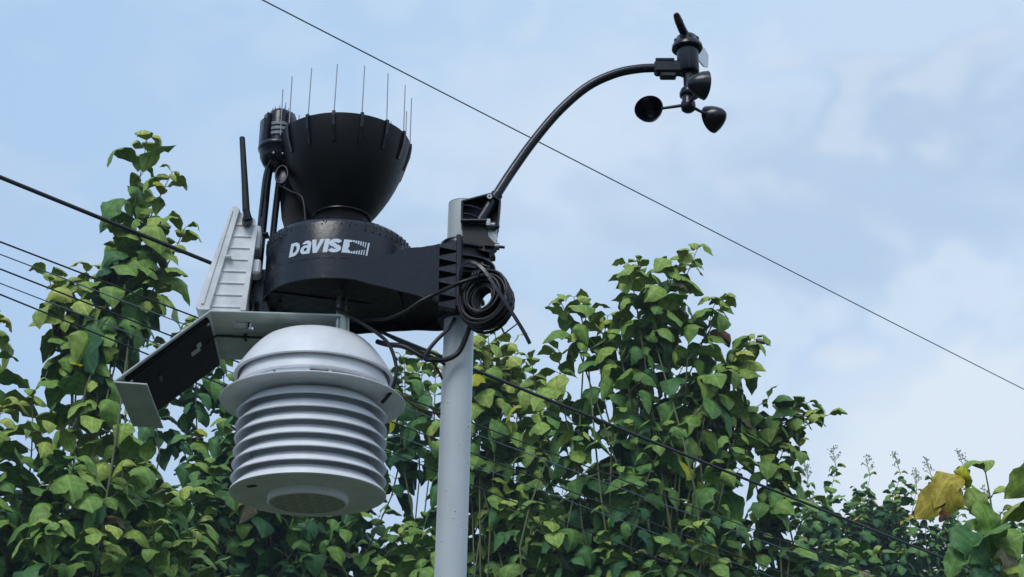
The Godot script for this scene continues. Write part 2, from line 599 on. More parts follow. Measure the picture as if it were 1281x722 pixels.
func skirt_shell(roof: SurfaceTool) -> SurfaceTool:
	var st := new_st()
	var tops := [Vector2(-0.1, 0.027), Vector2(0.02, 0.027), Vector2(0.05, 0.031), Vector2(0.075, 0.043), Vector2(0.096, 0.0565), Vector2(0.111, 0.060), Vector2(0.127, 0.0655), Vector2(0.14, 0.0712)]
	var lows := [Vector2(-0.1, 0.0), Vector2(0.03, 0.0), Vector2(0.06, -0.003), Vector2(0.096, -0.0065), Vector2(0.137, -0.0135)]
	var xs := []
	for k in 33:
		xs.append(-0.0975 * cos(PI * 0.5 * k / 32.0))
	for k in 28:
		xs.append(0.137 * (k + 1) / 28.0)
	var row := func(x: float, inset: float) -> Array:
		var z := maxf(half_width(x) - inset, 0.0)
		return [z, along(tops, x), along(lows, x)]
	for k in xs.size() - 1:
		var x0: float = xs[k]
		var x1: float = xs[k + 1]
		var a: Array = row.call(x0, 0.0)
		var b: Array = row.call(x1, 0.0)
		var ai: Array = row.call(x0, 0.0035)
		var bi: Array = row.call(x1, 0.0035)
		flat_quad(st, Vector3(x0, a[1], -a[0]), Vector3(x1, b[1], -b[0]), Vector3(x1, b[1], b[0]), Vector3(x0, a[1], a[0]), Vector3.UP)
		flat_quad(roof, Vector3(x0, a[2] + 0.012, -a[0] * 0.985), Vector3(x1, b[2] + 0.012, -b[0] * 0.985), Vector3(x1, b[2] + 0.012, b[0] * 0.985), Vector3(x0, a[2] + 0.012, a[0] * 0.985), Vector3.DOWN)
		for s in [-1.0, 1.0]:
			var n0 := Vector3(x0, 0, a[0] * s).normalized() if x0 < 0.02 else Vector3(0.36, 0, s).normalized()
			var n1 := Vector3(x1, 0, b[0] * s).normalized() if x1 < 0.02 else Vector3(0.36, 0, s).normalized()
			quad(st, Vector3(x0, a[2], a[0] * s), Vector3(x1, b[2], b[0] * s), Vector3(x1, b[1], b[0] * s), Vector3(x0, a[1], a[0] * s), n0, n1, n1, n0)
			quad(st, Vector3(x0, a[2], ai[0] * s), Vector3(x1, b[2], bi[0] * s), Vector3(x1, b[2] + 0.024, bi[0] * s), Vector3(x0, a[2] + 0.024, ai[0] * s), -n0, -n1, -n1, -n0)
			flat_quad(st, Vector3(x0, a[2], ai[0] * s), Vector3(x1, b[2], bi[0] * s), Vector3(x1, b[2], b[0] * s), Vector3(x0, a[2], a[0] * s), Vector3.DOWN)
	return st

# the shapes of the lettering, one unit high, before they are slanted and wrapped round the body
func oval(c: Vector2, r: Vector2, n := 20, a0 := 0.0, a1 := TAU) -> PackedVector2Array:
	var p := PackedVector2Array()
	for k in n + (0 if is_equal_approx(a1 - a0, TAU) else 1):
		var a := a0 + (a1 - a0) * k / n
		p.append(c + Vector2(cos(a), sin(a)) * r)
	return p

func thick_line(pts: Array, w: float) -> Array:
	var line := PackedVector2Array(pts)
	return Array(Geometry2D.offset_polyline(line, w * 0.5, Geometry2D.JOIN_ROUND, Geometry2D.END_BUTT))

func letters() -> Array: # [name, [solids], [holes]]
	var d_out := PackedVector2Array([Vector2(0, 0), Vector2(0, 1), Vector2(0.42, 1)]) + oval(Vector2(0.42, 0.5), Vector2(0.42, 0.5), 14, PI / 2, -PI / 2)
	var d_in := PackedVector2Array([Vector2(0.27, 0.27), Vector2(0.27, 0.76), Vector2(0.40, 0.76)]) + oval(Vector2(0.40, 0.515), Vector2(0.18, 0.245), 10, PI / 2, -PI / 2)
	var s_mid := []
	for k in 15:
		var a := 0.25 + (1.5 * PI - 0.25) * k / 14.0
		s_mid.append(Vector2(0.40, 0.72) + Vector2(cos(a) * 0.29, sin(a) * 0.165))
	for k in 15:
		var a := PI / 2 - (1.5 * PI - 0.25) * k / 14.0
		s_mid.append(Vector2(0.40, 0.29) + Vector2(cos(a) * 0.30, sin(a) * 0.17))
	var out := [
		["letter_d", [d_out], [d_in]],
		["letter_a", [oval(Vector2(1.30, 0.33), Vector2(0.37, 0.33)), PackedVector2Array([Vector2(1.42, 0), Vector2(1.42, 0.66), Vector2(1.72, 0.66), Vector2(1.72, 0)]), oval(Vector2(1.36, 0.70), Vector2(0.36, 0.29), 18, 0.0, PI), PackedVector2Array([Vector2(1.44, 0.5), Vector2(1.44, 0.71), Vector2(1.72, 0.71), Vector2(1.72, 0.5)])], [oval(Vector2(1.33, 0.34), Vector2(0.13, 0.13)), PackedVector2Array([Vector2(0.95, 0.685), Vector2(0.95, 0.755), Vector2(1.43, 0.755), Vector2(1.43, 0.64)])]],
		["letter_v", [PackedVector2Array([Vector2(1.72, 1), Vector2(2.04, 1), Vector2(2.16, 0.40), Vector2(2.34, 1), Vector2(2.64, 1), Vector2(2.28, 0), Vector2(1.96, 0)])], []],
		["letter_i", [PackedVector2Array([Vector2(2.68, 0), Vector2(2.68, 1), Vector2(3.02, 1), Vector2(3.02, 0)])], []],
	]
	var s_poly := thick_line(s_mid, 0.27)
	for k in s_poly.size():
		var moved := PackedVector2Array()
		for v in s_poly[k]:
			moved.append(v * Vector2(1.08, 1.0) + Vector2(3.04, 0))
		s_poly[k] = moved
	out.append(["letter_s", s_poly, []])
	# the emblem: a solid block with a swelling edge, a dark wedge opening to the right, and bars that thin out
	out.append(["emblem_block", [PackedVector2Array([Vector2(4.02, 0), Vector2(4.02, 1), Vector2(4.62, 1), Vector2(4.62, 0.88), Vector2(4.42, 0.80), Vector2(4.50, 0.56), Vector2(4.42, 0.30), Vector2(4.62, 0.16), Vector2(4.62, 0)])], []])
	for k in 6:
		var x := 4.66 + 0.185 * k
		var w := 0.135 - 0.014 * k
		var dip := 0.14 + 0.052 * k
		out.append(["emblem_bar", [PackedVector2Array([Vector2(x, 1), Vector2(x + w, 1), Vector2(x + w, 1.0 - dip), Vector2(x, 1.0 - dip)])], []])
		out.append(["emblem_bar", [PackedVector2Array([Vector2(x, 0), Vector2(x + w, 0), Vector2(x + w, dip * 1.05), Vector2(x, dip * 1.05)])], []])
	out.append(["emblem_bar", [PackedVector2Array([Vector2(5.78, 0), Vector2(5.90, 0), Vector2(5.90, 1), Vector2(5.78, 1)])], []])
	return out

func lettering(parent: Node3D) -> void:
	var height := 0.0187
	var unit := 0.0187
	var r := 0.0969
	var start := deg_to_rad(-35.0)
	for l in letters():
		var st := new_st()
		var x := 0.0
		while x < 6.3:
			var strip := PackedVector2Array([Vector2(x, -0.1), Vector2(x + 0.1, -0.1), Vector2(x + 0.1, 1.1), Vector2(x, 1.1)])
			# join the letter's solids within this strip, then cut its holes away
			var pieces := []
			for s in l[1]:
				for p in Geometry2D.intersect_polygons(s, strip):
					pieces.append(p)
			var joined := []
			for p in pieces:
				var now: PackedVector2Array = p
				var rest := []
				for q in joined:
					var u := Geometry2D.merge_polygons(q, now)
					if u.size() == 1:
						now = u[0]
					else:
						rest.append(q)
				rest.append(now)
				joined = rest
			for hole in l[2]:
				var left := []
				for p in joined:
					left.append_array(Geometry2D.clip_polygons(p, hole))
				joined = left
			for p in joined:
				var idx := Geometry2D.triangulate_polygon(p)
				for k in range(0, idx.size(), 3):
					var v := []
					var n := []
					for j in 3:
						var c: Vector2 = p[idx[k + j]]
						var a: float = start + (c.x + (c.y - 0.5) * 0.16) * unit * 0.968 / r + 0.02
						n.append(Vector3(sin(a), 0, cos(a)))
						v.append(Vector3(sin(a) * r, 0.036 + c.y * height, cos(a) * r))
					tri(st, v[0], v[1], v[2], n[0], n[1], n[2])
				for k in p.size():
					var e := []
					for c in [p[k], p[(k + 1) % p.size()]]:
						var a: float = start + (c.x + (c.y - 0.5) * 0.16) * unit * 0.968 / r + 0.02
						e.append(Vector3(sin(a), 0, cos(a)) * r + Vector3(0, 0.036 + c.y * height, 0))
						e.append(Vector3(sin(a), 0, cos(a)) * (r - 0.0012) + Vector3(0, 0.036 + c.y * height, 0))
					var d: Vector3 = (e[2] - e[0])
					var nn := d.cross(e[0] - e[1]).normalized()
					flat_quad(st, e[0], e[2], e[3], e[1], nn)
			x += 0.1
		part(l[0], st, M.letter, parent)

func build_station() -> void:
	var root := thing("weather_station", "black rain collector with spiked bowl above a white louvred radiation shield", "weather station", AX)
	# ---- body
	var roof := new_st()
	var st := skirt_shell(roof)
	var base := part("base_housing", st, M.black, root)
	part("underside", roof, M.bowl, base)
	st = new_st()
	lathe(st, [Vector2(0.0965, 0.0272), Vector2(0.0965, 0.079), Vector2(0.0945, 0.0845), Vector2(0.090, 0.0885), Vector2(0.084, 0.0903), Vector2(0.045, 0.0935), Vector2(0, 0.094)], 96)
	var cover := part("collector_cover", st, M.black, root)
	st = new_st()
	for k in 52: # short flutes round the shoulder of the cover, plain behind the lettering
		var a := deg_to_rad(26.0 + 318.0 * k / 51.0)
		if a > TAU - 0.70:
			continue
		var xf := Transform3D(Basis(Vector3.UP, a), Vector3(sin(a), 0, cos(a)) * 0.0950 + Vector3(0, 0.0768, 0))
		box(st, Vector3(0.0044, 0.013, 0.0046), xf, 0.0016)
	part("rim_flutes", st, M.black, cover)
	var mark := Node3D.new()
	mark.name = "lettering"
	root.add_child(mark, true)
	lettering(mark)
	st = new_st()
	for k in 2: # stiffening webs inside the hollow underside
		var a := PI * k / 2.0 + 0.3
		box(st, Vector3(0.185, 0.002, 0.002), Transform3D(Basis(Vector3.UP, a), Vector3(0, 0.0112, 0)))
	for x in [0.085, 0.11, 0.13]:
		abox(st, Vector3(x, -0.001, -0.046), Vector3(x + 0.002, 0.010, 0.046))
	part("underside_web", st, M.bowl, root)
	for k in 6: # the broken joint line between cover and housing
		st = new_st()
		var a0 := -0.62 + 0.19 * k
		lathe(st, [Vector2(0.0962, 0.0276), Vector2(0.0968, 0.0278), Vector2(0.0968, 0.0290), Vector2(0.0962, 0.0292)], 8, Transform3D.IDENTITY, a0, a0 + 0.13 + 0.04 * sin(k * 2.0))
		part("joint_line", st, M.bowl, cover)
	# droplets left by the rain
	var rng := RandomNumberGenerator.new()
	rng.seed = 4
	st = new_st()
	for k in 110:
		var a := rng.randf_range(-1.2, 1.7)
		var y := rng.randf_range(0.074, 0.0865) if rng.randf() < 0.72 else rng.randf_range(0.032, 0.084)
		if y < 0.062 and a > -0.66 and a < 0.56:
			continue
		var s := rng.randf_range(0.0005, 0.0012)
		var rr := 0.0966 if y < 0.079 else 0.0966 - (y - 0.079) * 0.55
		ball(st, Vector3(sin(a) * rr, y, cos(a) * rr), Vector3(s, s * rng.randf_range(1.0, 1.9), s * 0.8), 4, 6)
	var drops := part("water_droplets", st, M.dark_droplet, root)
	drops.set_meta("kind", "stuff")
	# ---- neck and bowl
	st = new_st()
	lathe(st, [Vector2(0.034, 0.09), Vector2(0.034, 0.125), Vector2(0.0365, 0.128)], 48, Transform3D(Basis.IDENTITY, Vector3(0.001, 0, 0)))
	part("bowl_neck", st, M.black_dull, root)
	st = new_st()
	var shell := [Vector2(0.0352, 0.1295), Vector2(0.0380, 0.1290), Vector2(0.0405, 0.1318), Vector2(0.0450, 0.1372), Vector2(0.0510, 0.1455), Vector2(0.0580, 0.1562), Vector2(0.0655, 0.1690), Vector2(0.0730, 0.1840), Vector2(0.0793, 0.1990), Vector2(0.0845, 0.2150), Vector2(0.0880, 0.2300), Vector2(0.0898, 0.2405), Vector2(0.0902, 0.2445), Vector2(0.0880, 0.2452), Vector2(0.0868, 0.2405), Vector2(0.0790, 0.2000), Vector2(0.0640, 0.1700), Vector2(0.0470, 0.1480), Vector2(0.0330, 0.1330), Vector2(0.0, 0.1290)]
	lathe(st, shell, 96, Transform3D(Basis.IDENTITY, Vector3(0.001, 0, 0)))
	var bowl := part("collector_bowl", st, M.bowl, root)
	st = new_st()
	lathe(st, [Vector2(0.0372, 0.1280), Vector2(0.0400, 0.1278), Vector2(0.0408, 0.1290), Vector2(0.0404, 0.1305)], 64, Transform3D(Basis.IDENTITY, Vector3(0.001, 0, 0)))
	part("bowl_collar", st, M.black_gloss, bowl)
	for k in 15:
		var a := deg_to_rad(-28.0 + 24.0 * k)
		var turn := Transform3D(Basis(Vector3.UP, a - PI / 2), Vector3(0.001, 0, 0))
		st = new_st()
		prism(st, PackedVector2Array([Vector2(0.086, 0.2465), Vector2(0.0925, 0.2465), Vector2(0.0925, 0.240), Vector2(0.0905, 0.226), Vector2(0.0838, 0.2055), Vector2(0.0820, 0.2055), Vector2(0.0870, 0.2285)]), -0.0021, 0.0021, turn)
		part("spike_holder", st, M.black_gloss, bowl)
		st = new_st()
		var p := turn * Vector3(0.0895, 0.244, 0)
		tube(st, [p, p + Vector3(rng.randf_range(-0.0012, 0.0012), 0.076, rng.randf_range(-0.001, 0.001))], 0.00085, 0.00075, 6)
		part("bird_spike", st, M.steel, bowl)
	# ---- radiation sensor on its posts at the left
	var so := Vector3(-0.3222, 2.6538, -1.945) - AX
	st = new_st()
	lathe(st, [Vector2(0.004, -0.030), Vector2(0.013, -0.029), Vector2(0.020, -0.0235), Vector2(0.0245, -0.014), Vector2(0.0255, -0.004), Vector2(0.0275, -0.002), Vector2(0.0280, 0.0), Vector2(0.0275, 0.0035), Vector2(0.0265, 0.0045), Vector2(0.0, 0.0045)], 48, Transform3D(Basis.IDENTITY, so))
	var head := part("sensor_base", st, M.black, root)
	for k in 3:
		st = new_st()
		var a := 0.5 + k * 0.55 - 0.6
		ball(st, so + Vector3(sin(a) * 0.0225, -0.0165, cos(a) * 0.0225), Vector3(0.003, 0.0022, 0.002), 5, 8)
		part("sensor_screw", st, M.zinc, head)
	st = new_st()
	lathe(st, [Vector2(0.0158, 0.004), Vector2(0.0158, 0.0525), Vector2(0.0145, 0.0575), Vector2(0.0115, 0.0600), Vector2(0.0, 0.0610)], 40, Transform3D(Basis.IDENTITY, so))
	part("sensor_drum", st, M.black_gloss, root)
	st = new_st()
	for y in [0.0190, 0.0265, 0.0340]:
		lathe(st, [Vector2(0.0165, y - 0.003), Vector2(0.0178, y - 0.0022), Vector2(0.0178, y + 0.0022), Vector2(0.0165, y + 0.003)], 32, Transform3D(Basis.IDENTITY, so), -0.55, 0.75)
	part("diffuser", st, M.diffuser, root)
	for k in 16: # upright guards round the drum, taller next to it and stepped down outside
		var a := deg_to_rad([-58.0, -92.0, -126.0, 58.0, 92.0, 126.0, 160.0, 200.0][k % 8])
		var r0: float = 0.0160 if k < 8 else 0.0224
		var r1: float = 0.0224 if k < 8 else 0.0274
		var h: float = (0.0515 if k < 8 else 0.0405) + 0.002 * sin(k * 2.4)
		st = new_st()
		lathe(st, [Vector2(r0, 0.004), Vector2(r1, 0.004), Vector2(r1, h - 0.0015), Vector2(r1 - 0.0012, h), Vector2(r0, h), Vector2(r0, 0.004)], 8, Transform3D(Basis.IDENTITY, so), a - 0.25, a + 0.25)
		for e in [a - 0.25, a + 0.25]:
			var rad := Vector3(sin(e), 0, cos(e))
			var nn := rad.cross(Vector3.UP) * (1.0 if e < a else -1.0)
			flat_quad(st, so + rad * r0 + Vector3(0, 0.004, 0), so + rad * r1 + Vector3(0, 0.004, 0), so + rad * r1 + Vector3(0, h, 0), so + rad * r0 + Vector3(0, h, 0), nn)
		part("sensor_guard", st, M.black, head)
	st = new_st()
	for k in 10:
		var a := TAU * k / 10.0
		tube(st, [so + Vector3(sin(a) * 0.011, 0.0595, cos(a) * 0.011), so + Vector3(sin(a) * 0.012, 0.0645, cos(a) * 0.012)], 0.0006, 0.0003, 5)
	part("sensor_tooth", st, M.black, head)
	var loc := func(v: Vector3) -> Vector3: return v - AX
	st = new_st()
	tube(st, curve([loc.call(Vector3(-0.331, 2.634, -1.945)), loc.call(Vector3(-0.3350, 2.610, -1.945)), loc.call(Vector3(-0.3368, 2.560, -1.945)), loc.call(Vector3(-0.340, 2.462, -1.945)), loc.call(Vector3(-0.342, 2.425, -1.945))]), 0.0060, 0.0070, 12)
	part("sensor_post", st, M.black, root)
	st = new_st()
	tube(st, curve([loc.call(Vector3(-0.317, 2.634, -1.95)), loc.call(Vector3(-0.3205, 2.60, -1.955)), loc.call(Vector3(-0.3235, 2.545, -1.958)), loc.call(Vector3(-0.325, 2.46, -1.955))]), 0.0046, -1.0, 10)
	part("sensor_post", st, M.black_gloss, root)
	st = new_st()
	for y in [2.522]:
		abox(st, loc.call(Vector3(-0.3445, y, -1.953)), loc.call(Vector3(-0.3275, y + 0.0035, -1.937)), 0.001)
	part("post_clip", st, M.black_dull, root)
	st = new_st()
	prism(st, PackedVector2Array([Vector2(-0.3255, 2.640), Vector2(-0.29, 2.640), Vector2(-0.268, 2.60), Vector2(-0.268, 2.551), Vector2(-0.281, 2.547), Vector2(-0.312, 2.549), Vector2(-0.3155, 2.560)]), -1.975, -1.968, Transform3D(Basis.IDENTITY, -AX))
	part("sensor_shelf", st, M.black_dull, root)
	st = new_st()
	for k in 4:
		var ring := []
		for s in 25:
			var a := TAU * s / 24.0
			ring.append(loc.call(Vector3(-0.3115 + cos(a) * (0.0062 + k * 0.0006), 2.6030 + sin(a) * (0.0130 + 0.0008 * k), -1.9280 + 0.0024 * k - sin(a) * 0.004)))
		tube(st, ring, 0.0016, -1.0, 6)
	tube(st, curve([loc.call(Vector3(-0.3175, 2.603, -1.925)), loc.call(Vector3(-0.313, 2.589, -1.922)), loc.call(Vector3(-0.297, 2.575, -1.915)), loc.call(Vector3(-0.279, 2.559, -1.905)), loc.call(Vector3(-0.272, 2.515, -1.90))]), 0.0013, -1.0, 6)
	tube(st, curve([loc.call(Vector3(-0.327, 2.628, -1.925)), loc.call(Vector3(-0.333, 2.615, -1.928)), loc.call(Vector3(-0.3375, 2.58, -1.935)), loc.call(Vector3(-0.339, 2.55, -1.937))]), 0.0014, -1.0, 6)
	part("sensor_cable", st, M.rubber, root)
	st = new_st()
	lathe(st, [Vector2(0, -0.001), Vector2(0.0062, -0.001), Vector2(0.0072, 0.0), Vector2(0.0062, 0.0012), Vector2(0, 0.0015)], 24, Transform3D(Basis(Vector3.RIGHT, PI / 2).scaled(Vector3(1, 1.9, 1)), loc.call(Vector3(-0.3115, 2.6030, -1.931))))
	part("grommet_plate", st, M.diffuser, root)
	# the foot of the posts
	st = new_st()
	prism(st, PackedVector2Array([Vector2(-0.345, 2.4195), Vector2(-0.322, 2.4195), Vector2(-0.322, 2.4660), Vector2(-0.335, 2.4660)]), -1.965, -1.928, Transform3D(Basis.IDENTITY, -AX))
	part("post_foot", st, M.black, root)
	st = new_st()
	for x in [-0.349, -0.340]:
		tube(st, [loc.call(Vector3(x, 2.393, -1.95)), loc.call(Vector3(x + 0.003, 2.425, -1.947)), loc.call(Vector3(x + 0.006, 2.445, -1.946))], 0.0032, -1.0, 8)
	part("cable_lead", st, M.rubber, root)

	# ---- saddle that holds the pole
	var sp := Vector3(-0.0695, 0, -1.95) - Vector3(AX.x, AX.y, AX.z)
	sp.y = 0.0
	st = new_st()
	abox(st, Vector3(0.1365, -0.0135, -0.05), Vector3(0.158, 0.0735, 0.036), 0.001)
	lathe(st, [Vector2(0.0212, -0.020), Vector2(0.0290, -0.020), Vector2(0.0290, 0.030), Vector2(0.041, 0.034), Vector2(0.041, 0.0735), Vector2(0.0255, 0.0800), Vector2(0.0212, 0.0800), Vector2(0.0212, -0.020)], 40, Transform3D(Basis.IDENTITY, sp))
	var saddle := part("pole_saddle", st, M.black_dull, root)
	for k in 6: # tapering webs on the saddle's near side
		st = new_st()
		var y := 0.0665 - 0.0166 * k
		prism(st, PackedVector2Array([Vector2(0.1365, y - 0.0016), Vector2(0.1365, y + 0.0022), Vector2(0.1590, y + 0.0070), Vector2(0.1590, y - 0.0066)]), 0.036, 0.0505)
		part("saddle_web", st, M.black, saddle)
	st = new_st()
	abox(st, Vector3(0.1590, -0.0195, 0.030), Vector3(0.1655, 0.0830, 0.0520), 0.001)
	part("clamp_bar", st, M.black, root)
	for k in 6:
		st = new_st()
		var y := 0.074 - 0.0165 * k
		var inn := 0.040 if k < 3 else 0.0285
		var out := 0.0475 if k < 3 else 0.0335
		lathe(st, [Vector2(inn, y - 0.0045), Vector2(out, y - 0.0030), Vector2(out, y - 0.0006), Vector2(inn, y + 0.001), Vector2(inn, y - 0.0045)], 14, Transform3D(Basis.IDENTITY, sp), 0.12, 1.75)
		part("saddle_rib", st, M.black, saddle)
	st = new_st()
	lathe(st, [Vector2(0.0206, 0.0775), Vector2(0.0270, 0.0780), Vector2(0.0285, 0.0830), Vector2(0.0275, 0.0905), Vector2(0.0255, 0.0925), Vector2(0.0206, 0.0930), Vector2(0.0206, 0.0775)], 40, Transform3D(Basis.IDENTITY, sp))
	part("pole_collar", st, M.black_gloss, root)

	# ---- radiation shield
	var s0 := SHIELD - AX
	var sx := Transform3D(Basis.IDENTITY, s0)
	st = new_st()
	lathe(st, [Vector2(0.0985, 0.1556), Vector2(0.1015, 0.1545), Vector2(0.1032, 0.1560), Vector2(0.1028, 0.1580), Vector2(0.0980, 0.1665), Vector2(0.0915, 0.1765), Vector2(0.0842, 0.1868), Vector2(0.0765, 0.1960), Vector2(0.0690, 0.2030), Vector2(0.0615, 0.2070), Vector2(0.0520, 0.2092), Vector2(0.0, 0.2105)], 96, sx)
	lathe(st, [Vector2(0.0985, 0.1556), Vector2(0.0930, 0.1700), Vector2(0.06, 0.195), Vector2(0, 0.20)], 64, sx, 0, TAU, true)
	part("shield_dome", st, M.white, root)
	st = new_st()
	lathe(st, [Vector2(0.078, 0.1385), Vector2(0.0960, 0.1380), Vector2(0.0985, 0.1390), Vector2(0.0985, 0.1408), Vector2(0.0940, 0.1560), Vector2(0.0900, 0.1640), Vector2(0.06, 0.168)], 96, sx)
	part("shield_ring", st, M.white, root)
	st = new_st()
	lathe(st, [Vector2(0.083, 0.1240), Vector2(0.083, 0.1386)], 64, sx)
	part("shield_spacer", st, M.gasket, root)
	st = new_st()
	for k in 12:
		var a := deg_to_rad(-70.0 + 30.0 * k)
		var tall := Transform3D(Basis(Vector3.UP, a), s0 + Vector3(sin(a) * 0.089, 0.1316, cos(a) * 0.089))
		box(st, Vector3(0.044 if k < 3 else 0.004, 0.0132, 0.004), tall, 0.001)
	part("spacer_block", st, M.white, root)
	st = new_st()
	lathe(st, [Vector2(0.06, 0.1212), Vector2(0.1165, 0.1212), Vector2(0.1187, 0.1218), Vector2(0.1193, 0.1230), Vector2(0.1182, 0.1242), Vector2(0.1145, 0.1246), Vector2(0.06, 0.1248)], 96, sx)
	part("wide_plate", st, M.white, root)
	st = new_st()
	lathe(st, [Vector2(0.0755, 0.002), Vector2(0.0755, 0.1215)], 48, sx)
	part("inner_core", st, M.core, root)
	for k in 7:
		var y := 0.1036 - 0.0172 * k
		if k == 6:
			y = 0.0
		var rr := 0.0955 + 0.0004 * k
		st = new_st()
		if k < 6:
			lathe(st, [Vector2(rr - 0.0220, y + 0.0138), Vector2(rr - 0.0130, y + 0.0128), Vector2(rr - 0.0024, y + 0.0006), Vector2(rr - 0.0010, y - 0.0003), Vector2(rr + 0.0003, y - 0.0001), Vector2(rr + 0.0007, y + 0.0007), Vector2(rr + 0.0000, y + 0.0016), Vector2(rr - 0.0040, y + 0.0056), Vector2(rr - 0.0084, y + 0.0100), Vector2(rr - 0.0125, y + 0.0143), Vector2(rr - 0.0220, y + 0.0154)], 96, sx)
			part("louvre", st, M.white, root)
		else:
			lathe(st, [Vector2(0.0, -0.0005), Vector2(0.0935, -0.0005), Vector2(0.0975, -0.0003), Vector2(0.0985, 0.0006), Vector2(0.0982, 0.0020), Vector2(0.0945, 0.0060), Vector2(0.0902, 0.0105), Vector2(0.0860, 0.0150), Vector2(0.076, 0.0160)], 96, sx)
			part("bottom_plate", st, M.white, root)
	st = new_st()
	lathe(st, [Vector2(0.0462, -0.0040), Vector2(0.0470, -0.0105), Vector2(0.0476, -0.0112), Vector2(0.0492, -0.0112), Vector2(0.0505, -0.0100), Vector2(0.0512, -0.0012), Vector2(0.0530, -0.0006)], 72, sx)
	var boss := part("intake_ring", st, M.white, root)
	st = new_st()
	lathe(st, [Vector2(0.0, -0.0104), Vector2(0.0471, -0.0104)], 48, sx)
	part("intake_screen", st, M.mesh_grey, boss)
	st = new_st()
	var slot := s0 + Vector3(-0.0640, -0.0006, 0.044)
	box(st, Vector3(0.013, 0.0016, 0.0065), Transform3D(Basis(Vector3.UP, -0.5), slot), 0.0003)
	part("drain_slot", st, M.black_dull, root)
	for a in [0.6, 2.5, 4.4]: # rods that hang the shield from the housing
		st = new_st()
		var p := s0 + Vector3(sin(a) * 0.056, 0.204, cos(a) * 0.046)
		tube(st, [p, Vector3(p.x, 0.012, p.z)], 0.003, -1.0, 10)
		part("hanger_rod", st, M.zinc, root)

func build_pole() -> void:
	var foot := Vector3(-0.1145, 0.0, -1.95)
	var root := thing("metal_pole", "pale grey upright metal pole carrying the weather instruments", "pole", foot)
	var top := Vector3(-0.0665, 2.5725, -1.95) - foot
	var st := new_st()
	tube(st, [Vector3(0, -0.3, 0), top * 0.5, top], 0.0200, -1.0, 40, false)
	part("pole_shaft", st, M.pole, root)
	st = new_st()
	var xf := Transform3D(Basis(Vector3(0, 0, 1), -0.0187), top)
	lathe(st, [Vector2(0.0200, -0.001), Vector2(0.0200, 0.0), Vector2(0.0194, 0.0006), Vector2(0.0182, 0.0004), Vector2(0.0180, -0.15)], 40, xf)
	part("pole_mouth", st, M.pole, root)
	var rng := RandomNumberGenerator.new()
	rng.seed = 9
	st = new_st()
	for k in 24:
		var t := rng.randf_range(0.79, 0.90)
		var a := rng.randf_range(-1.4, 1.3)
		var s := rng.randf_range(0.0004, 0.0010)
		ball(st, top * t + Vector3(sin(a), 0, cos(a)) * 0.02, Vector3(s, s * rng.randf_range(1.0, 2.4), s), 4, 6)
	var d := part("water_droplets", st, M.droplet, root)
	d.set_meta("kind", "stuff")

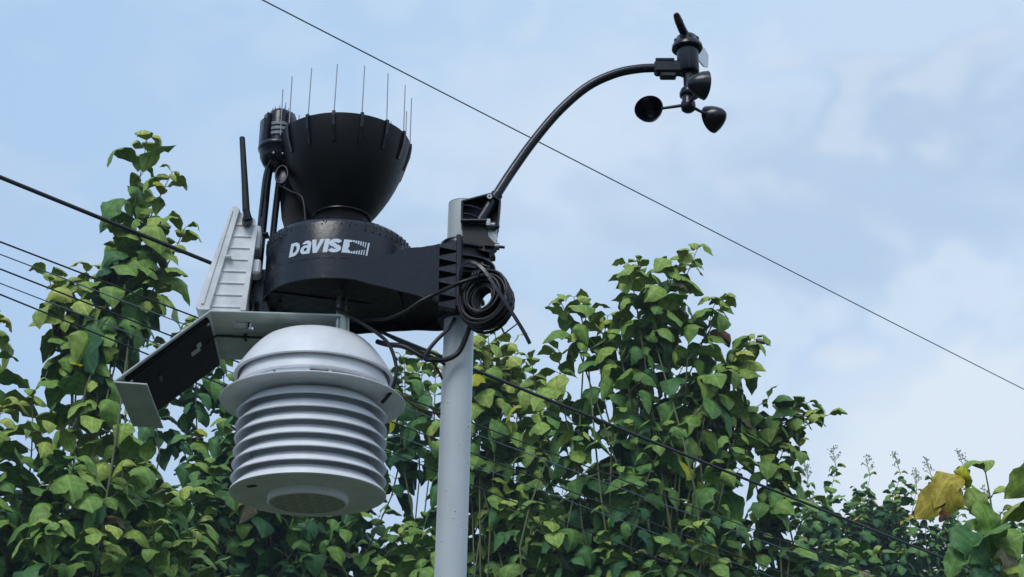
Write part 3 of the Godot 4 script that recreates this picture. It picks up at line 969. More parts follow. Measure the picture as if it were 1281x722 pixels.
func build_anemometer() -> void:
	var foot := Vector3(-0.045, 2.53, -1.925)
	var root := thing("anemometer", "black wind speed cups and vane on a long bent arm", "anemometer", foot)
	var L := func(x: float, y: float, z: float) -> Vector3: return Vector3(x, y, z) - foot
	var mv := Transform3D(Basis.IDENTITY, -foot)
	# bracket bolted to the pole
	var outline := PackedVector2Array([Vector2(-0.0665, 2.5575), Vector2(-0.0294, 2.5685), Vector2(-0.0160, 2.5590), Vector2(-0.0192, 2.5206), Vector2(-0.0345, 2.5240), Vector2(-0.0664, 2.5260)])
	var st := new_st()
	prism(st, outline, -1.945, -1.929, mv)
	var br := part("bracket_plate", st, M.black_dull, root)
	for k in outline.size():
		var a := outline[k]
		var b := outline[(k + 1) % outline.size()]
		st = new_st()
		var d := b - a
		var m := (a + b) * 0.5
		box(st, Vector3(d.length() + 0.0008, 0.0030, 0.021), Transform3D(Basis(Vector3(0, 0, 1), d.angle()), L.call(m.x, m.y, -1.9195)), 0.0008)
		part("bracket_rim", st, M.black, br)
	for k in 2:
		st = new_st()
		var pts := []
		for s in 9:
			var t := s / 8.0
			pts.append(L.call(-0.065 + t * (0.026 - 0.003 * k), 2.5535 - 0.0125 * k - 0.008 * t * t, -1.914))
		tube(st, pts, 0.0014, -1.0, 6)
		part("bracket_rib", st, M.black, br)
	st = new_st()
	tube(st, [L.call(-0.0445, 2.5285, -1.921), L.call(-0.0200, 2.5735, -1.921)], 0.0088, 0.0082, 18)
	part("arm_sleeve", st, M.black, root)
	st = new_st()
	var scr := Transform3D(Basis(Vector3.RIGHT, PI / 2), L.call(-0.0300, 2.5635, -1.909))
	lathe(st, [Vector2(0.0016, 0.0016), Vector2(0.0034, 0.0016), Vector2(0.0038, 0.0), Vector2(0.0034, -0.004)], 20, scr, 0, TAU, true)
	var screw := part("screw_head", st, M.zinc, br)
	st = new_st()
	lathe(st, [Vector2(0, 0.0010), Vector2(0.0017, 0.0010)], 16, scr)
	part("screw_socket", st, M.black_dull, screw)
	# lower strut of the bracket, dropping from the plate to the saddle
	st = new_st()
	prism(st, PackedVector2Array([Vector2(-0.0345, 2.5240), Vector2(-0.0310, 2.5080), Vector2(-0.0200, 2.4950), Vector2(-0.0300, 2.4850), Vector2(-0.0640, 2.4930), Vector2(-0.0664, 2.5260)]), -1.935, -1.9145, mv)
	part("bracket_strut", st, M.black_dull, root)
	# u-bolt, plate and nuts
	st = new_st()
	tube(st, [L.call(-0.0680, 2.5275, -1.9075), L.call(-0.0330, 2.5275, -1.9075)], 0.0028, -1.0, 12)
	tube(st, [L.call(-0.036, 2.5235, -1.912), L.call(-0.0165, 2.5205, -1.912)], 0.0020, -1.0, 10)
	var ub := part("clamp_bolt", st, M.black, root)
	st = new_st()
	tube(st, [L.call(-0.036, 2.4935, -1.912), L.call(-0.0095, 2.4905, -1.912)], 0.0020, -1.0, 10)
	part("clamp_bolt", st, M.black, root)
	st = new_st()
	for y in [2.5225, 2.4915]:
		var nut := Transform3D(Basis(Vector3(0, 0, 1), PI / 2), L.call(-0.0195 if y < 2.5 else -0.0255, y, -1.912))
		lathe(st, [Vector2(0, -0.003), Vector2(0.0048, -0.003), Vector2(0.0048, 0.003), Vector2(0, 0.003)], 6, nut)
	part("clamp_nut", st, M.steel, ub)
	st = new_st()
	abox(st, L.call(-0.0345, 2.5190, -1.925), L.call(-0.0285, 2.5300, -1.905), 0.001)
	abox(st, L.call(-0.0330, 2.4965, -1.9300), L.call(-0.0195, 2.5205, -1.9165), 0.001)
	part("clamp_plate", st, M.zinc, root)
	# the arm
	st = new_st()
	var arm := curve([L.call(-0.039, 2.5395, -1.921), L.call(-0.0245, 2.5662, -1.922), L.call(-0.0005, 2.6098, -1.925), L.call(0.0301, 2.6578, -1.925), L.call(0.0656, 2.7048, -1.925), L.call(0.105, 2.7430, -1.925), L.call(0.1444, 2.7640, -1.925), L.call(0.1781, 2.7718, -1.925), L.call(0.206, 2.7731, -1.925)], 8)
	tube(st, arm, 0.0066, 0.0062, 18)
	part("arm", st, M.black, root)
	st = new_st()
	abox(st, L.call(0.1985, 2.7625, -1.9335), L.call(0.2430, 2.7820, -1.9165), 0.003)
	var sock := part("arm_socket", st, M.black_gloss, root)
	st = new_st()
	abox(st, L.call(0.2005, 2.7820, -1.931), L.call(0.2270, 2.7865, -1.919), 0.0015)
	abox(st, L.call(0.2060, 2.7560, -1.931), L.call(0.2290, 2.7640, -1.919), 0.0025)
	part("socket_clip", st, M.black, sock)
	# housing, vane and shaft on the upright axis
	var ax := Transform3D(Basis.IDENTITY, L.call(0.2462, 0, -1.925))
	st = new_st()
	lathe(st, [Vector2(0.0, 2.7645), Vector2(0.0140, 2.7645), Vector2(0.0152, 2.7660), Vector2(0.0152, 2.8080), Vector2(0, 2.8080)], 40, ax)
	part("vane_housing", st, M.black, root)
	st = new_st()
	abox(st, L.call(0.2455, 2.7655, -1.9100), L.call(0.2468, 2.8080, -1.9092), 0.0002)
	part("housing_seam", st, M.black_dull, root)
	st = new_st()
	lathe(st, [Vector2(0.012, 2.8012), Vector2(0.0195, 2.8012), Vector2(0.0218, 2.8035), Vector2(0.0214, 2.8085), Vector2(0.0186, 2.8125), Vector2(0.0165, 2.8165), Vector2(0.0150, 2.8215), Vector2(0.0120, 2.8245), Vector2(0, 2.8255)], 40, ax)
	var cap := part("vane_cap", st, M.black_gloss, root)
	st = new_st()
	for k in 8:
		var a := TAU * k / 8 + 0.2
		box(st, Vector3(0.005, 0.006, 0.004), Transform3D(Basis(Vector3.UP, a), L.call(0.2462 + sin(a) * 0.0165, 2.8155, -1.925 + cos(a) * 0.0165)), 0.001)
	part("cap_notch", st, M.black, cap)
	st = new_st()
	tube(st, curve([L.call(0.2502, 2.8180, -1.932), L.call(0.2450, 2.8205, -1.920), L.call(0.2380, 2.8265, -1.908), L.call(0.2330, 2.8330, -1.899)]), 0.0064, 0.0056, 14)
	var vane := part("vane_rod", st, M.black, root)
	st = new_st()
	tube(st, curve([L.call(0.2338, 2.8318, -1.9005), L.call(0.2300, 2.8375, -1.8935), L.call(0.2288, 2.8395, -1.8912), L.call(0.2282, 2.8404, -1.8902)], 4), 0.0060, 0.0026, 14)
	part("vane_nose", st, M.nose, vane)
	st = new_st()
	prism(st, PackedVector2Array([Vector2(0.012, -0.004), Vector2(0.014, 0.012), Vector2(0.058, 0.024), Vector2(0.070, 0.018), Vector2(0.066, -0.004), Vector2(0.052, -0.010), Vector2(0.018, -0.006)]), -0.0009, 0.0009, Transform3D(Basis(Vector3.UP, deg_to_rad(58.0)), L.call(0.2462, 2.8120, -1.925)))
	part("vane_fin", st, M.vane, vane)
	st = new_st()
	lathe(st, [Vector2(0.0078, 2.735), Vector2(0.0078, 2.7650)], 24, ax)
	part("shaft", st, M.black_gloss, root)
	st = new_st()
	lathe(st, [Vector2(0.0, 2.7268), Vector2(0.0125, 2.7268), Vector2(0.0140, 2.7285), Vector2(0.0140, 2.7325), Vector2(0.0118, 2.7380), Vector2(0.0080, 2.7395)], 32, ax)
	part("shaft_collar", st, M.black, root)
	st = new_st()
	var hub: Vector3 = L.call(0.2435, 2.7141, -1.925)
	lathe(st, [Vector2(0, -0.0115), Vector2(0.0060, -0.0108), Vector2(0.0094, -0.0080), Vector2(0.0104, -0.002), Vector2(0.0100, 0.003), Vector2(0.0080, 0.0065), Vector2(0.0088, 0.0125), Vector2(0, 0.0130)], 32, Transform3D(Basis.IDENTITY, hub))
	part("hub", st, M.black_gloss, root)
	for k in 3:
		var a := deg_to_rad(194.5 + 120.0 * k)
		var rad := Vector3(cos(a), 0, sin(a))  # x to the right, z towards the viewer
		var open := Vector3(rad.z, 0, -rad.x)
		var c := hub + rad * 0.0545
		var bs := Basis(open.cross(Vector3.UP).normalized(), open, Vector3.UP).orthonormalized()
		if bs.determinant() < 0:
			bs.x = -bs.x
		st = new_st()
		lathe(st, [Vector2(0, -0.0268), Vector2(0.0042, -0.0258), Vector2(0.0095, -0.0215), Vector2(0.0142, -0.0150), Vector2(0.0180, -0.0075), Vector2(0.0198, -0.0010), Vector2(0.0202, 0.0), Vector2(0.0192, 0.0006), Vector2(0.0186, -0.0005), Vector2(0.0168, -0.0075), Vector2(0.0130, -0.0145), Vector2(0.0085, -0.0200), Vector2(0.0038, -0.0240), Vector2(0, -0.0248)], 40, Transform3D(bs, c - open * -0.004))
		var cup := part("cup", st, M.black_gloss, root)
		st = new_st()
		tube(st, [hub + rad * 0.008, hub + rad * 0.0375 - open * 0.001], 0.0024, 0.0020, 10)
		part("cup_arm", st, M.purple_rubber, cup)

func build_bracket() -> void:
	# a folded sheet: level plate, sloping plate with the panel beneath, and a lip folded back
	var root := thing("panel_bracket", "folded pale metal bracket holding a dark solar panel under the white box", "bracket", Vector3(-0.40, 2.39, -1.89))
	root.rotation.y = deg_to_rad(4.6)
	var depth := 0.172
	var th := 0.0022
	var sheet := func(a: Vector2, b: Vector2) -> SurfaceTool:
		var st := new_st()
		var d := b - a
		box(st, Vector3(d.length(), th, depth), Transform3D(Basis(Vector3(0, 0, 1), d.angle()), Vector3((a.x + b.x) * 0.5, (a.y + b.y) * 0.5, -depth * 0.5)), 0.0006)
		return st
	# the level plate is cut by a slot, so it is laid from four strips round it
	var st := new_st()
	var sl := [0.0385, 0.0640, 0.0330, 0.0620]
	abox(st, Vector3(0.0118, 0, -sl[2]), Vector3(0.1905, th, 0), 0.0005)
	abox(st, Vector3(0.0118, 0, -depth), Vector3(0.1905, th, -sl[3]), 0.0005)
	abox(st, Vector3(0.0118, 0.0001, -sl[3]), Vector3(sl[0], th - 0.0001, -sl[2]), 0.0)
	abox(st, Vector3(sl[1], 0.0001, -sl[3]), Vector3(0.1905, th - 0.0001, -sl[2]), 0.0)
	var top := part("level_plate", st, M.white_metal, root)
	st = new_st()
	abox(st, Vector3(sl[0] - 0.002, 0.0026, -sl[3] - 0.003), Vector3(sl[1] - 0.007, 0.0045, -sl[2] - 0.006), 0.0004)
	part("slot_cover", st, M.white_metal, top)
	st = new_st()
	abox(st, Vector3(sl[0] + 0.003, 0.0016, -sl[2] - 0.0055), Vector3(sl[1] + 0.0005, 0.0042, -sl[2] + 0.0005), 0.0004)
	part("slot_gasket", st, M.black_dull, top)
	part("sloping_plate", sheet.call(Vector2(0.0125, 0.0008), Vector2(-0.0990, -0.0985)), M.white_metal, root)
	part("folded_lip", sheet.call(Vector2(-0.0985, -0.0990), Vector2(-0.0576, -0.1010)), M.white_metal, root)
	st = new_st()
	abox(st, Vector3(0.1890, -0.0215, -0.010), Vector3(0.1908, 0.0005, 0.0), 0.0005)
	var tab := part("end_tab", st, M.white_metal, root)
	st = new_st()
	lathe(st, [Vector2(0.0, 0.0), Vector2(0.0052, 0.0), Vector2(0.0056, -0.018), Vector2(0.0052, -0.020), Vector2(0, -0.020)], 20, Transform3D(Basis.IDENTITY, Vector3(0.1835, 0, -0.006)), 0, TAU, true)
	part("standoff", st, M.white_metal, tab)
	st = new_st()
	tube(st, [Vector3(0.1855, 0.001, -0.012), Vector3(0.1860, 0.036, -0.014)], 0.0021, -1.0, 10)
	part("hanger_bolt", st, M.zinc, tab)
	# the panel under the slope
	var slope := Vector2(0.1115, 0.0993).normalized()
	var frame := Transform3D(Basis(Vector3(slope.x, slope.y, 0), Vector3(-slope.y, slope.x, 0), Vector3(0, 0, 1)), Vector3(-0.0985, -0.0985, -0.006))
	var len_ := 0.1493
	st = new_st()
	box(st, Vector3(len_ - 0.020, 0.0065, depth - 0.012), frame * Transform3D(Basis.IDENTITY, Vector3(len_ * 0.5 + 0.003, -0.0045, -(depth - 0.012) * 0.5)), 0.0012)
	var pan := part("solar_panel", st, M.panel, root)
	for c in [[0.018, 0.008], [len_ - 0.011, 0.008]]:
		st = new_st()
		lathe(st, [Vector2(0, -0.0095), Vector2(0.0022, -0.0092), Vector2(0.0028, -0.0075)], 14, frame * Transform3D(Basis.IDENTITY, Vector3(c[0], 0, -c[1])))
		part("panel_screw", st, M.zinc, pan)
	st = new_st()
	box(st, Vector3(0.014, 0.0010, 0.013), frame * Transform3D(Basis.IDENTITY, Vector3(0.112, -0.0083, -0.060)), 0.0003)
	box(st, Vector3(0.007, 0.0012, 0.014), frame * Transform3D(Basis.IDENTITY, Vector3(0.1185, -0.0083, -0.048)), 0.0003)
	part("panel_label", st, mat(Color(0.6, 0.63, 0.65), 0.5), pan)
	st = new_st()
	box(st, Vector3(0.005, 0.0020, 0.020), frame * Transform3D(Basis.IDENTITY, Vector3(0.055, -0.0086, -0.060)), 0.0004)
	part("panel_ridge", st, M.black, pan)
	st = new_st()
	tube(st, curve([Vector3(0.004, -0.019, -0.070), Vector3(0.013, -0.0050, -0.074), Vector3(0.024, -0.0026, -0.077), Vector3(0.055, -0.0026, -0.079), Vector3(0.09, -0.0026, -0.079), Vector3(0.15, -0.0026, -0.079)]), 0.0017, -1.0, 8)
	var lead := part("panel_cable", st, M.rubber, root)
	st = new_st()
	abox(st, Vector3(0.0505, -0.0065, -0.086), Vector3(0.0545, 0.0, -0.0715), 0.0008)
	part("cable_clip", st, M.black_dull, lead)

func build_box() -> void:
	var foot := Vector3(-0.40, 2.3925, -1.89)
	var root := thing("equipment_box", "white ribbed plastic equipment box standing on the bracket, leaning", "box", foot)
	root.rotation.y = deg_to_rad(4.6)
	var d := 0.118
	# side outline, leaning to the right as it rises: the lid is the strip on the left
	var st := new_st()
	prism(st, PackedVector2Array([Vector2(0.0110, 0.0), Vector2(0.0545, 0.0), Vector2(0.0565, 0.010), Vector2(0.0635, 0.118), Vector2(0.0610, 0.134), Vector2(0.0400, 0.1440)]), -d + 0.006, -0.006)
	var body := part("box_body", st, M.white_box, root)
	st = new_st()
	var lid := PackedVector2Array([Vector2(-0.0060, 0.004), Vector2(-0.0020, 0.0005), Vector2(0.0112, 0.0005), Vector2(0.0405, 0.1455), Vector2(0.0350, 0.1500), Vector2(0.0300, 0.1475)])
	prism(st, lid, -d, -0.0005)
	var lidn := part("box_lid", st, M.white_box, root)
	st = new_st()
	prism(st, PackedVector2Array([Vector2(0.0006, 0.008), Vector2(0.0040, 0.008), Vector2(0.0320, 0.1430), Vector2(0.0290, 0.1430)]), -0.001, 0.0012)
	part("lid_edge", st, M.white_box, lidn)
	for k in 8: # moulded ribs across the near and far sides of the body
		st = new_st()
		var y := 0.006 + 0.0168 * k
		var x0 := 0.0125 + y * 0.198
		var x1 := 0.0545 + y * 0.055
		abox(st, Vector3(x0, y, -0.0075), Vector3(x1, y + 0.0026, -0.0044), 0.0008)
		part("body_rib", st, M.white_box, body)
		st = new_st()
		abox(st, Vector3(x0, y, -d + 0.0028), Vector3(x1, y + 0.0032, -d + 0.0075), 0.0008)
		part("body_rib", st, M.white_box, body)
	st = new_st()
	prism(st, PackedVector2Array([Vector2(0.0505, 0.002), Vector2(0.0575, 0.002), Vector2(0.0655, 0.120), Vector2(0.0600, 0.120)]), -0.012, -0.0025)
	part("body_corner", st, M.white_box, body)
	st = new_st()
	abox(st, Vector3(0.0265, 0.0745, -0.004), Vector3(0.0345, 0.0775, 0.0022), 0.0008)
	part("lid_catch", st, M.white_box, lidn)
	st = new_st()
	abox(st, Vector3(0.0605, 0.058, -0.040), Vector3(0.0720, 0.079, -0.010), 0.003)
	abox(st, Vector3(0.0605, 0.094, -0.050), Vector3(0.0690, 0.128, -0.012), 0.003)
	part("cable_gland", st, M.white_box, body)
	# antenna on its swivel
	st = new_st()
	tube(st, [Vector3(0.0510, 0.1285, -0.008), Vector3(0.0525, 0.1275, 0.006)], 0.0072, 0.0068, 18)
	tube(st, [Vector3(0.0530, 0.1270, 0.004), Vector3(0.0495, 0.1430, 0.006)], 0.0058, 0.0044, 14)
	part("antenna_swivel", st, M.black, root)
	st = new_st()
	tube(st, [Vector3(0.0498, 0.1400, 0.006), Vector3(0.0455, 0.1800, 0.006), Vector3(0.0375, 0.2480, 0.006)], 0.0050, 0.0038, 14)
	part("antenna", st, M.black_dull, root)
	st = new_st()
	ball(st, Vector3(0.0375, 0.2480, 0.006), Vector3(0.0038, 0.0025, 0.0038), 6, 14)
	part("antenna_tip", st, M.black_dull, root)

func build_cables() -> void:
	var at := Vector3(-0.0335, 2.4060, -1.893)
	var root := thing("cable_coil", "thick black cable coil hung beside the pole under the bracket", "cable")
	root.position = at
	var rng := RandomNumberGenerator.new()
	rng.seed = 21
	var face := Basis(Vector3.UP, deg_to_rad(-24.0)) * Basis(Vector3.RIGHT, deg_to_rad(-6.0))
	var pts := []
	var turns := 42
	for k in turns * 22 + 1:
		var a := TAU * k / 22.0
		var n := int(k / 22.0)
		var layer: float = [0.0138, 0.0178, 0.0216, 0.0254, 0.0290, 0.0326, 0.0360][n % 7]
		var deep: float = -0.0125 + 0.025 * (int(n / 7.0) / 5.0)
		var nxt: float = [0.0138, 0.0178, 0.0216, 0.0254, 0.0290, 0.0326, 0.0360][(n + 1) % 7]
		var r: float = lerpf(layer, nxt, (k % 22) / 22.0) + 0.0022 * sin(a * 0.31 + n * 1.7)
		var v := Vector3(cos(a) * r * 0.98 + 0.001 * sin(n * 2.1), sin(a) * r * 1.08 + 0.0015 * cos(n * 1.7), deep * (1.15 - absf(r - 0.0265) * 42.0) + 0.0026 * sin(a + n * 1.3))
		pts.append(face * v)
	var st := new_st()
	tube(st, pts, 0.0022, -1.0, 7)
	part("cable_loops", st, M.rubber, root)
	st = new_st()
	for k in 3:
		var ring := []
		for s in 21:
			var a := TAU * s / 20.0
			ring.append(face * Vector3(-0.012 + 0.004 * k + cos(a) * 0.002, 0.0295 + cos(a) * 0.0125, sin(a) * 0.020))
		tube(st, ring, 0.0014, -1.0, 6)
	part("cable_tie", st, M.black, root)
	st = new_st()
	tube(st, [Vector3(-0.013, 0.036, 0.022), Vector3(-0.006, 0.040, 0.024), Vector3(0.004, 0.037, 0.024)], 0.0022, 0.0015, 8)
	tube(st, [Vector3(-0.009, 0.034, 0.024), Vector3(-0.004, 0.043, 0.023)], 0.0018, -1.0, 8)
	part("tie_head", st, M.black, root)
	st = new_st()
	tube(st, curve([Vector3(0.0205, -0.038, 0.0), Vector3(0.0240, -0.0455, 0.002), Vector3(0.0300, -0.0420, 0.004), Vector3(0.0405, -0.0335, 0.004)]), 0.0012, 0.0009, 6)
	part("loose_end", st, M.rubber, root)
	# flat strap over the coil
	var ribbon := func(line: Array, w: float, th: float) -> SurfaceTool:
		var s := new_st()
		var c := curve(line, 6)
		for k in c.size() - 1:
			var t: Vector3 = (c[mini(k + 1, c.size() - 1)] - c[k]).normalized()
			var nrm := t.cross(Vector3(0, 0, 1)).normalized()
			box(s, Vector3(c[k].distance_to(c[k + 1]) * 1.12, w, th), Transform3D(Basis(t, nrm, t.cross(nrm)).orthonormalized(), (c[k] + c[k + 1]) * 0.5), 0.0004)
		return s
	var strap := thing("strap", "flat dark strap arching over the cable coil, free end hanging", "strap", Vector3(-0.0653, 2.4221, -1.870))
	var sl := []
	for v in [Vector3(-0.0655, 2.4100, -1.885), Vector3(-0.0660, 2.4290, -1.872), Vector3(-0.0640, 2.4420, -1.868), Vector3(-0.0575, 2.4485, -1.866), Vector3(-0.0470, 2.4450, -1.862), Vector3(-0.0350, 2.4315, -1.856), Vector3(-0.0187, 2.4035, -1.853), Vector3(-0.0005, 2.3735, -1.853), Vector3(0.0145, 2.3485, -1.856), Vector3(0.0224, 2.3330, -1.859)]:
		sl.append(v - strap.position)
	part("strap_band", ribbon.call(sl, 0.0046, 0.0022), M.black, strap)
	# single cables
	var runs := [
		["black cable running from the coil across the face of the arm", M.rubber, 0.0025, [Vector3(-0.0440, 2.4300, -1.872), Vector3(-0.0600, 2.4225, -1.868), Vector3(-0.0740, 2.4185, -1.872), Vector3(-0.0985, 2.4140, -1.890), Vector3(-0.1180, 2.4045, -1.892), Vector3(-0.1380, 2.3925, -1.897), Vector3(-0.1640, 2.3860, -1.905), Vector3(-0.2100, 2.3950, -1.93)]],
		["black cable curling down beside the dome of the shield", M.rubber, 0.0024, [Vector3(-0.2268, 2.4000, -1.905), Vector3(-0.1956, 2.3791, -1.9), Vector3(-0.1725, 2.3636, -1.9), Vector3(-0.1566, 2.3472, -1.9), Vector3(-0.1477, 2.3221, -1.9), Vector3(-0.1472, 2.3037, -1.9), Vector3(-0.1535, 2.2860, -1.906), Vector3(-0.165, 2.277, -1.92)]],
		["thick black cable looping across the pole from under the coil", M.rubber, 0.0034, [Vector3(-0.1750, 2.3640, -1.93), Vector3(-0.1606, 2.3560, -1.92), Vector3(-0.1389, 2.3500, -1.912), Vector3(-0.1119, 2.3345, -1.91), Vector3(-0.0894, 2.3324, -1.915), Vector3(-0.0701, 2.3434, -1.919), Vector3(-0.0591, 2.3643, -1.915), Vector3(-0.0521, 2.3866, -1.91), Vector3(-0.0490, 2.3980, -1.905)]],
		["thin black cable passing behind the pole below the arm", M.rubber, 0.0022, [Vector3(-0.1671, 2.3780, -1.935), Vector3(-0.1471, 2.3650, -1.93), Vector3(-0.1189, 2.3500, -1.93), Vector3(-0.0909, 2.3374, -1.935), Vector3(-0.075, 2.331, -1.96)]],
		["short dark cable rising from the loop to the arm's underside", M.purple_rubber, 0.0026, [Vector3(-0.0750, 2.3950, -1.928), Vector3(-0.0807, 2.3756, -1.91), Vector3(-0.0978, 2.3546, -1.905), Vector3(-0.1107, 2.3359, -1.905), Vector3(-0.1095, 2.3300, -1.907), Vector3(-0.103, 2.3310, -1.910)]],
		["short dark red wire dropping from the loop to the pole", M.red_rubber, 0.0016, [Vector3(-0.1068, 2.3379, -1.918), Vector3(-0.0984, 2.3302, -1.93), Vector3(-0.0899, 2.3170, -1.945), Vector3(-0.080, 2.300, -1.968)]],
		["dark red wire from the shield's wide plate to the pole", M.red_rubber, 0.0015, [Vector3(-0.1630, 2.3020, -1.945), Vector3(-0.1497, 2.2988, -1.94), Vector3(-0.1360, 2.2879, -1.94), Vector3(-0.1183, 2.2771, -1.945), Vector3(-0.0906, 2.2727, -1.955), Vector3(-0.076, 2.273, -1.969)]],
	]
	for r in runs:
		var foot: Vector3 = r[3][0]
		var line := []
		for v in r[3]:
			line.append(v - foot)
		st = new_st()
		tube(st, curve(line, 8), r[2], -1.0, 10)
		var o := MeshInstance3D.new()
		o.name = numbered("cable")
		st.set_material(r[1])
		o.mesh = st.commit()
		add_child(o)
		o.position = foot
		tag(o, r[0], "cable")

func build_wires() -> void:
	# [label, a point, another point further along, radius, material, sag]
	var wires := [
		["thin grey wire crossing the open sky above the anemometer arm", Vector3(-1.49, 7.0, -8.09), Vector3(5.07, 7.0, -14.92), 0.0046, M.wire_grey],
		["thick black wire passing behind the box and before the trees", Vector3(-2.35, 5.0, -6.54), Vector3(3.56, 5.0, -13.48), 0.0105, M.wire],
		["topmost of five thin wires left of the box", Vector3(-2.26, 4.6, -6.38), Vector3(2.96, 4.6, -12.72), 0.0042, M.wire],
		["second from the top of five thin wires left of the box, paler", Vector3(-2.30, 4.6, -6.51), Vector3(2.11, 4.6, -11.89), 0.0030, M.wire_grey],
		["middle one of five thin wires left of the box", Vector3(-2.34, 4.6, -6.68), Vector3(3.21, 4.6, -13.95), 0.0042, M.wire],
		["fourth from the top of five thin wires left of the box, paler", Vector3(-2.39, 4.6, -6.84), Vector3(1.45, 4.6, -11.89), 0.0030, M.wire_grey],
		["lowest of five thin wires left of the box", Vector3(-2.43, 4.6, -6.97), Vector3(1.54, 4.6, -12.72), 0.0044, M.wire],
	]
	for w in wires:
		var a: Vector3 = w[1]
		var b: Vector3 = w[2]
		var d := (b - a)
		var line := []
		for k in 41:
			var t := -0.6 + 2.4 * k / 40.0
			# hangs a little between its far-off posts
			line.append(d * t + Vector3(0, 0.03 * (t - 0.0) * (t - 1.0), 0))
		var st := new_st()
		tube(st, line, w[3], -1.0, 8)
		var o := MeshInstance3D.new()
		o.name = numbered("overhead_wire")
		st.set_material(w[4])
		o.mesh = st.commit()
		add_child(o)
		o.position = a
		tag(o, w[0], "wire", "overhead wires")

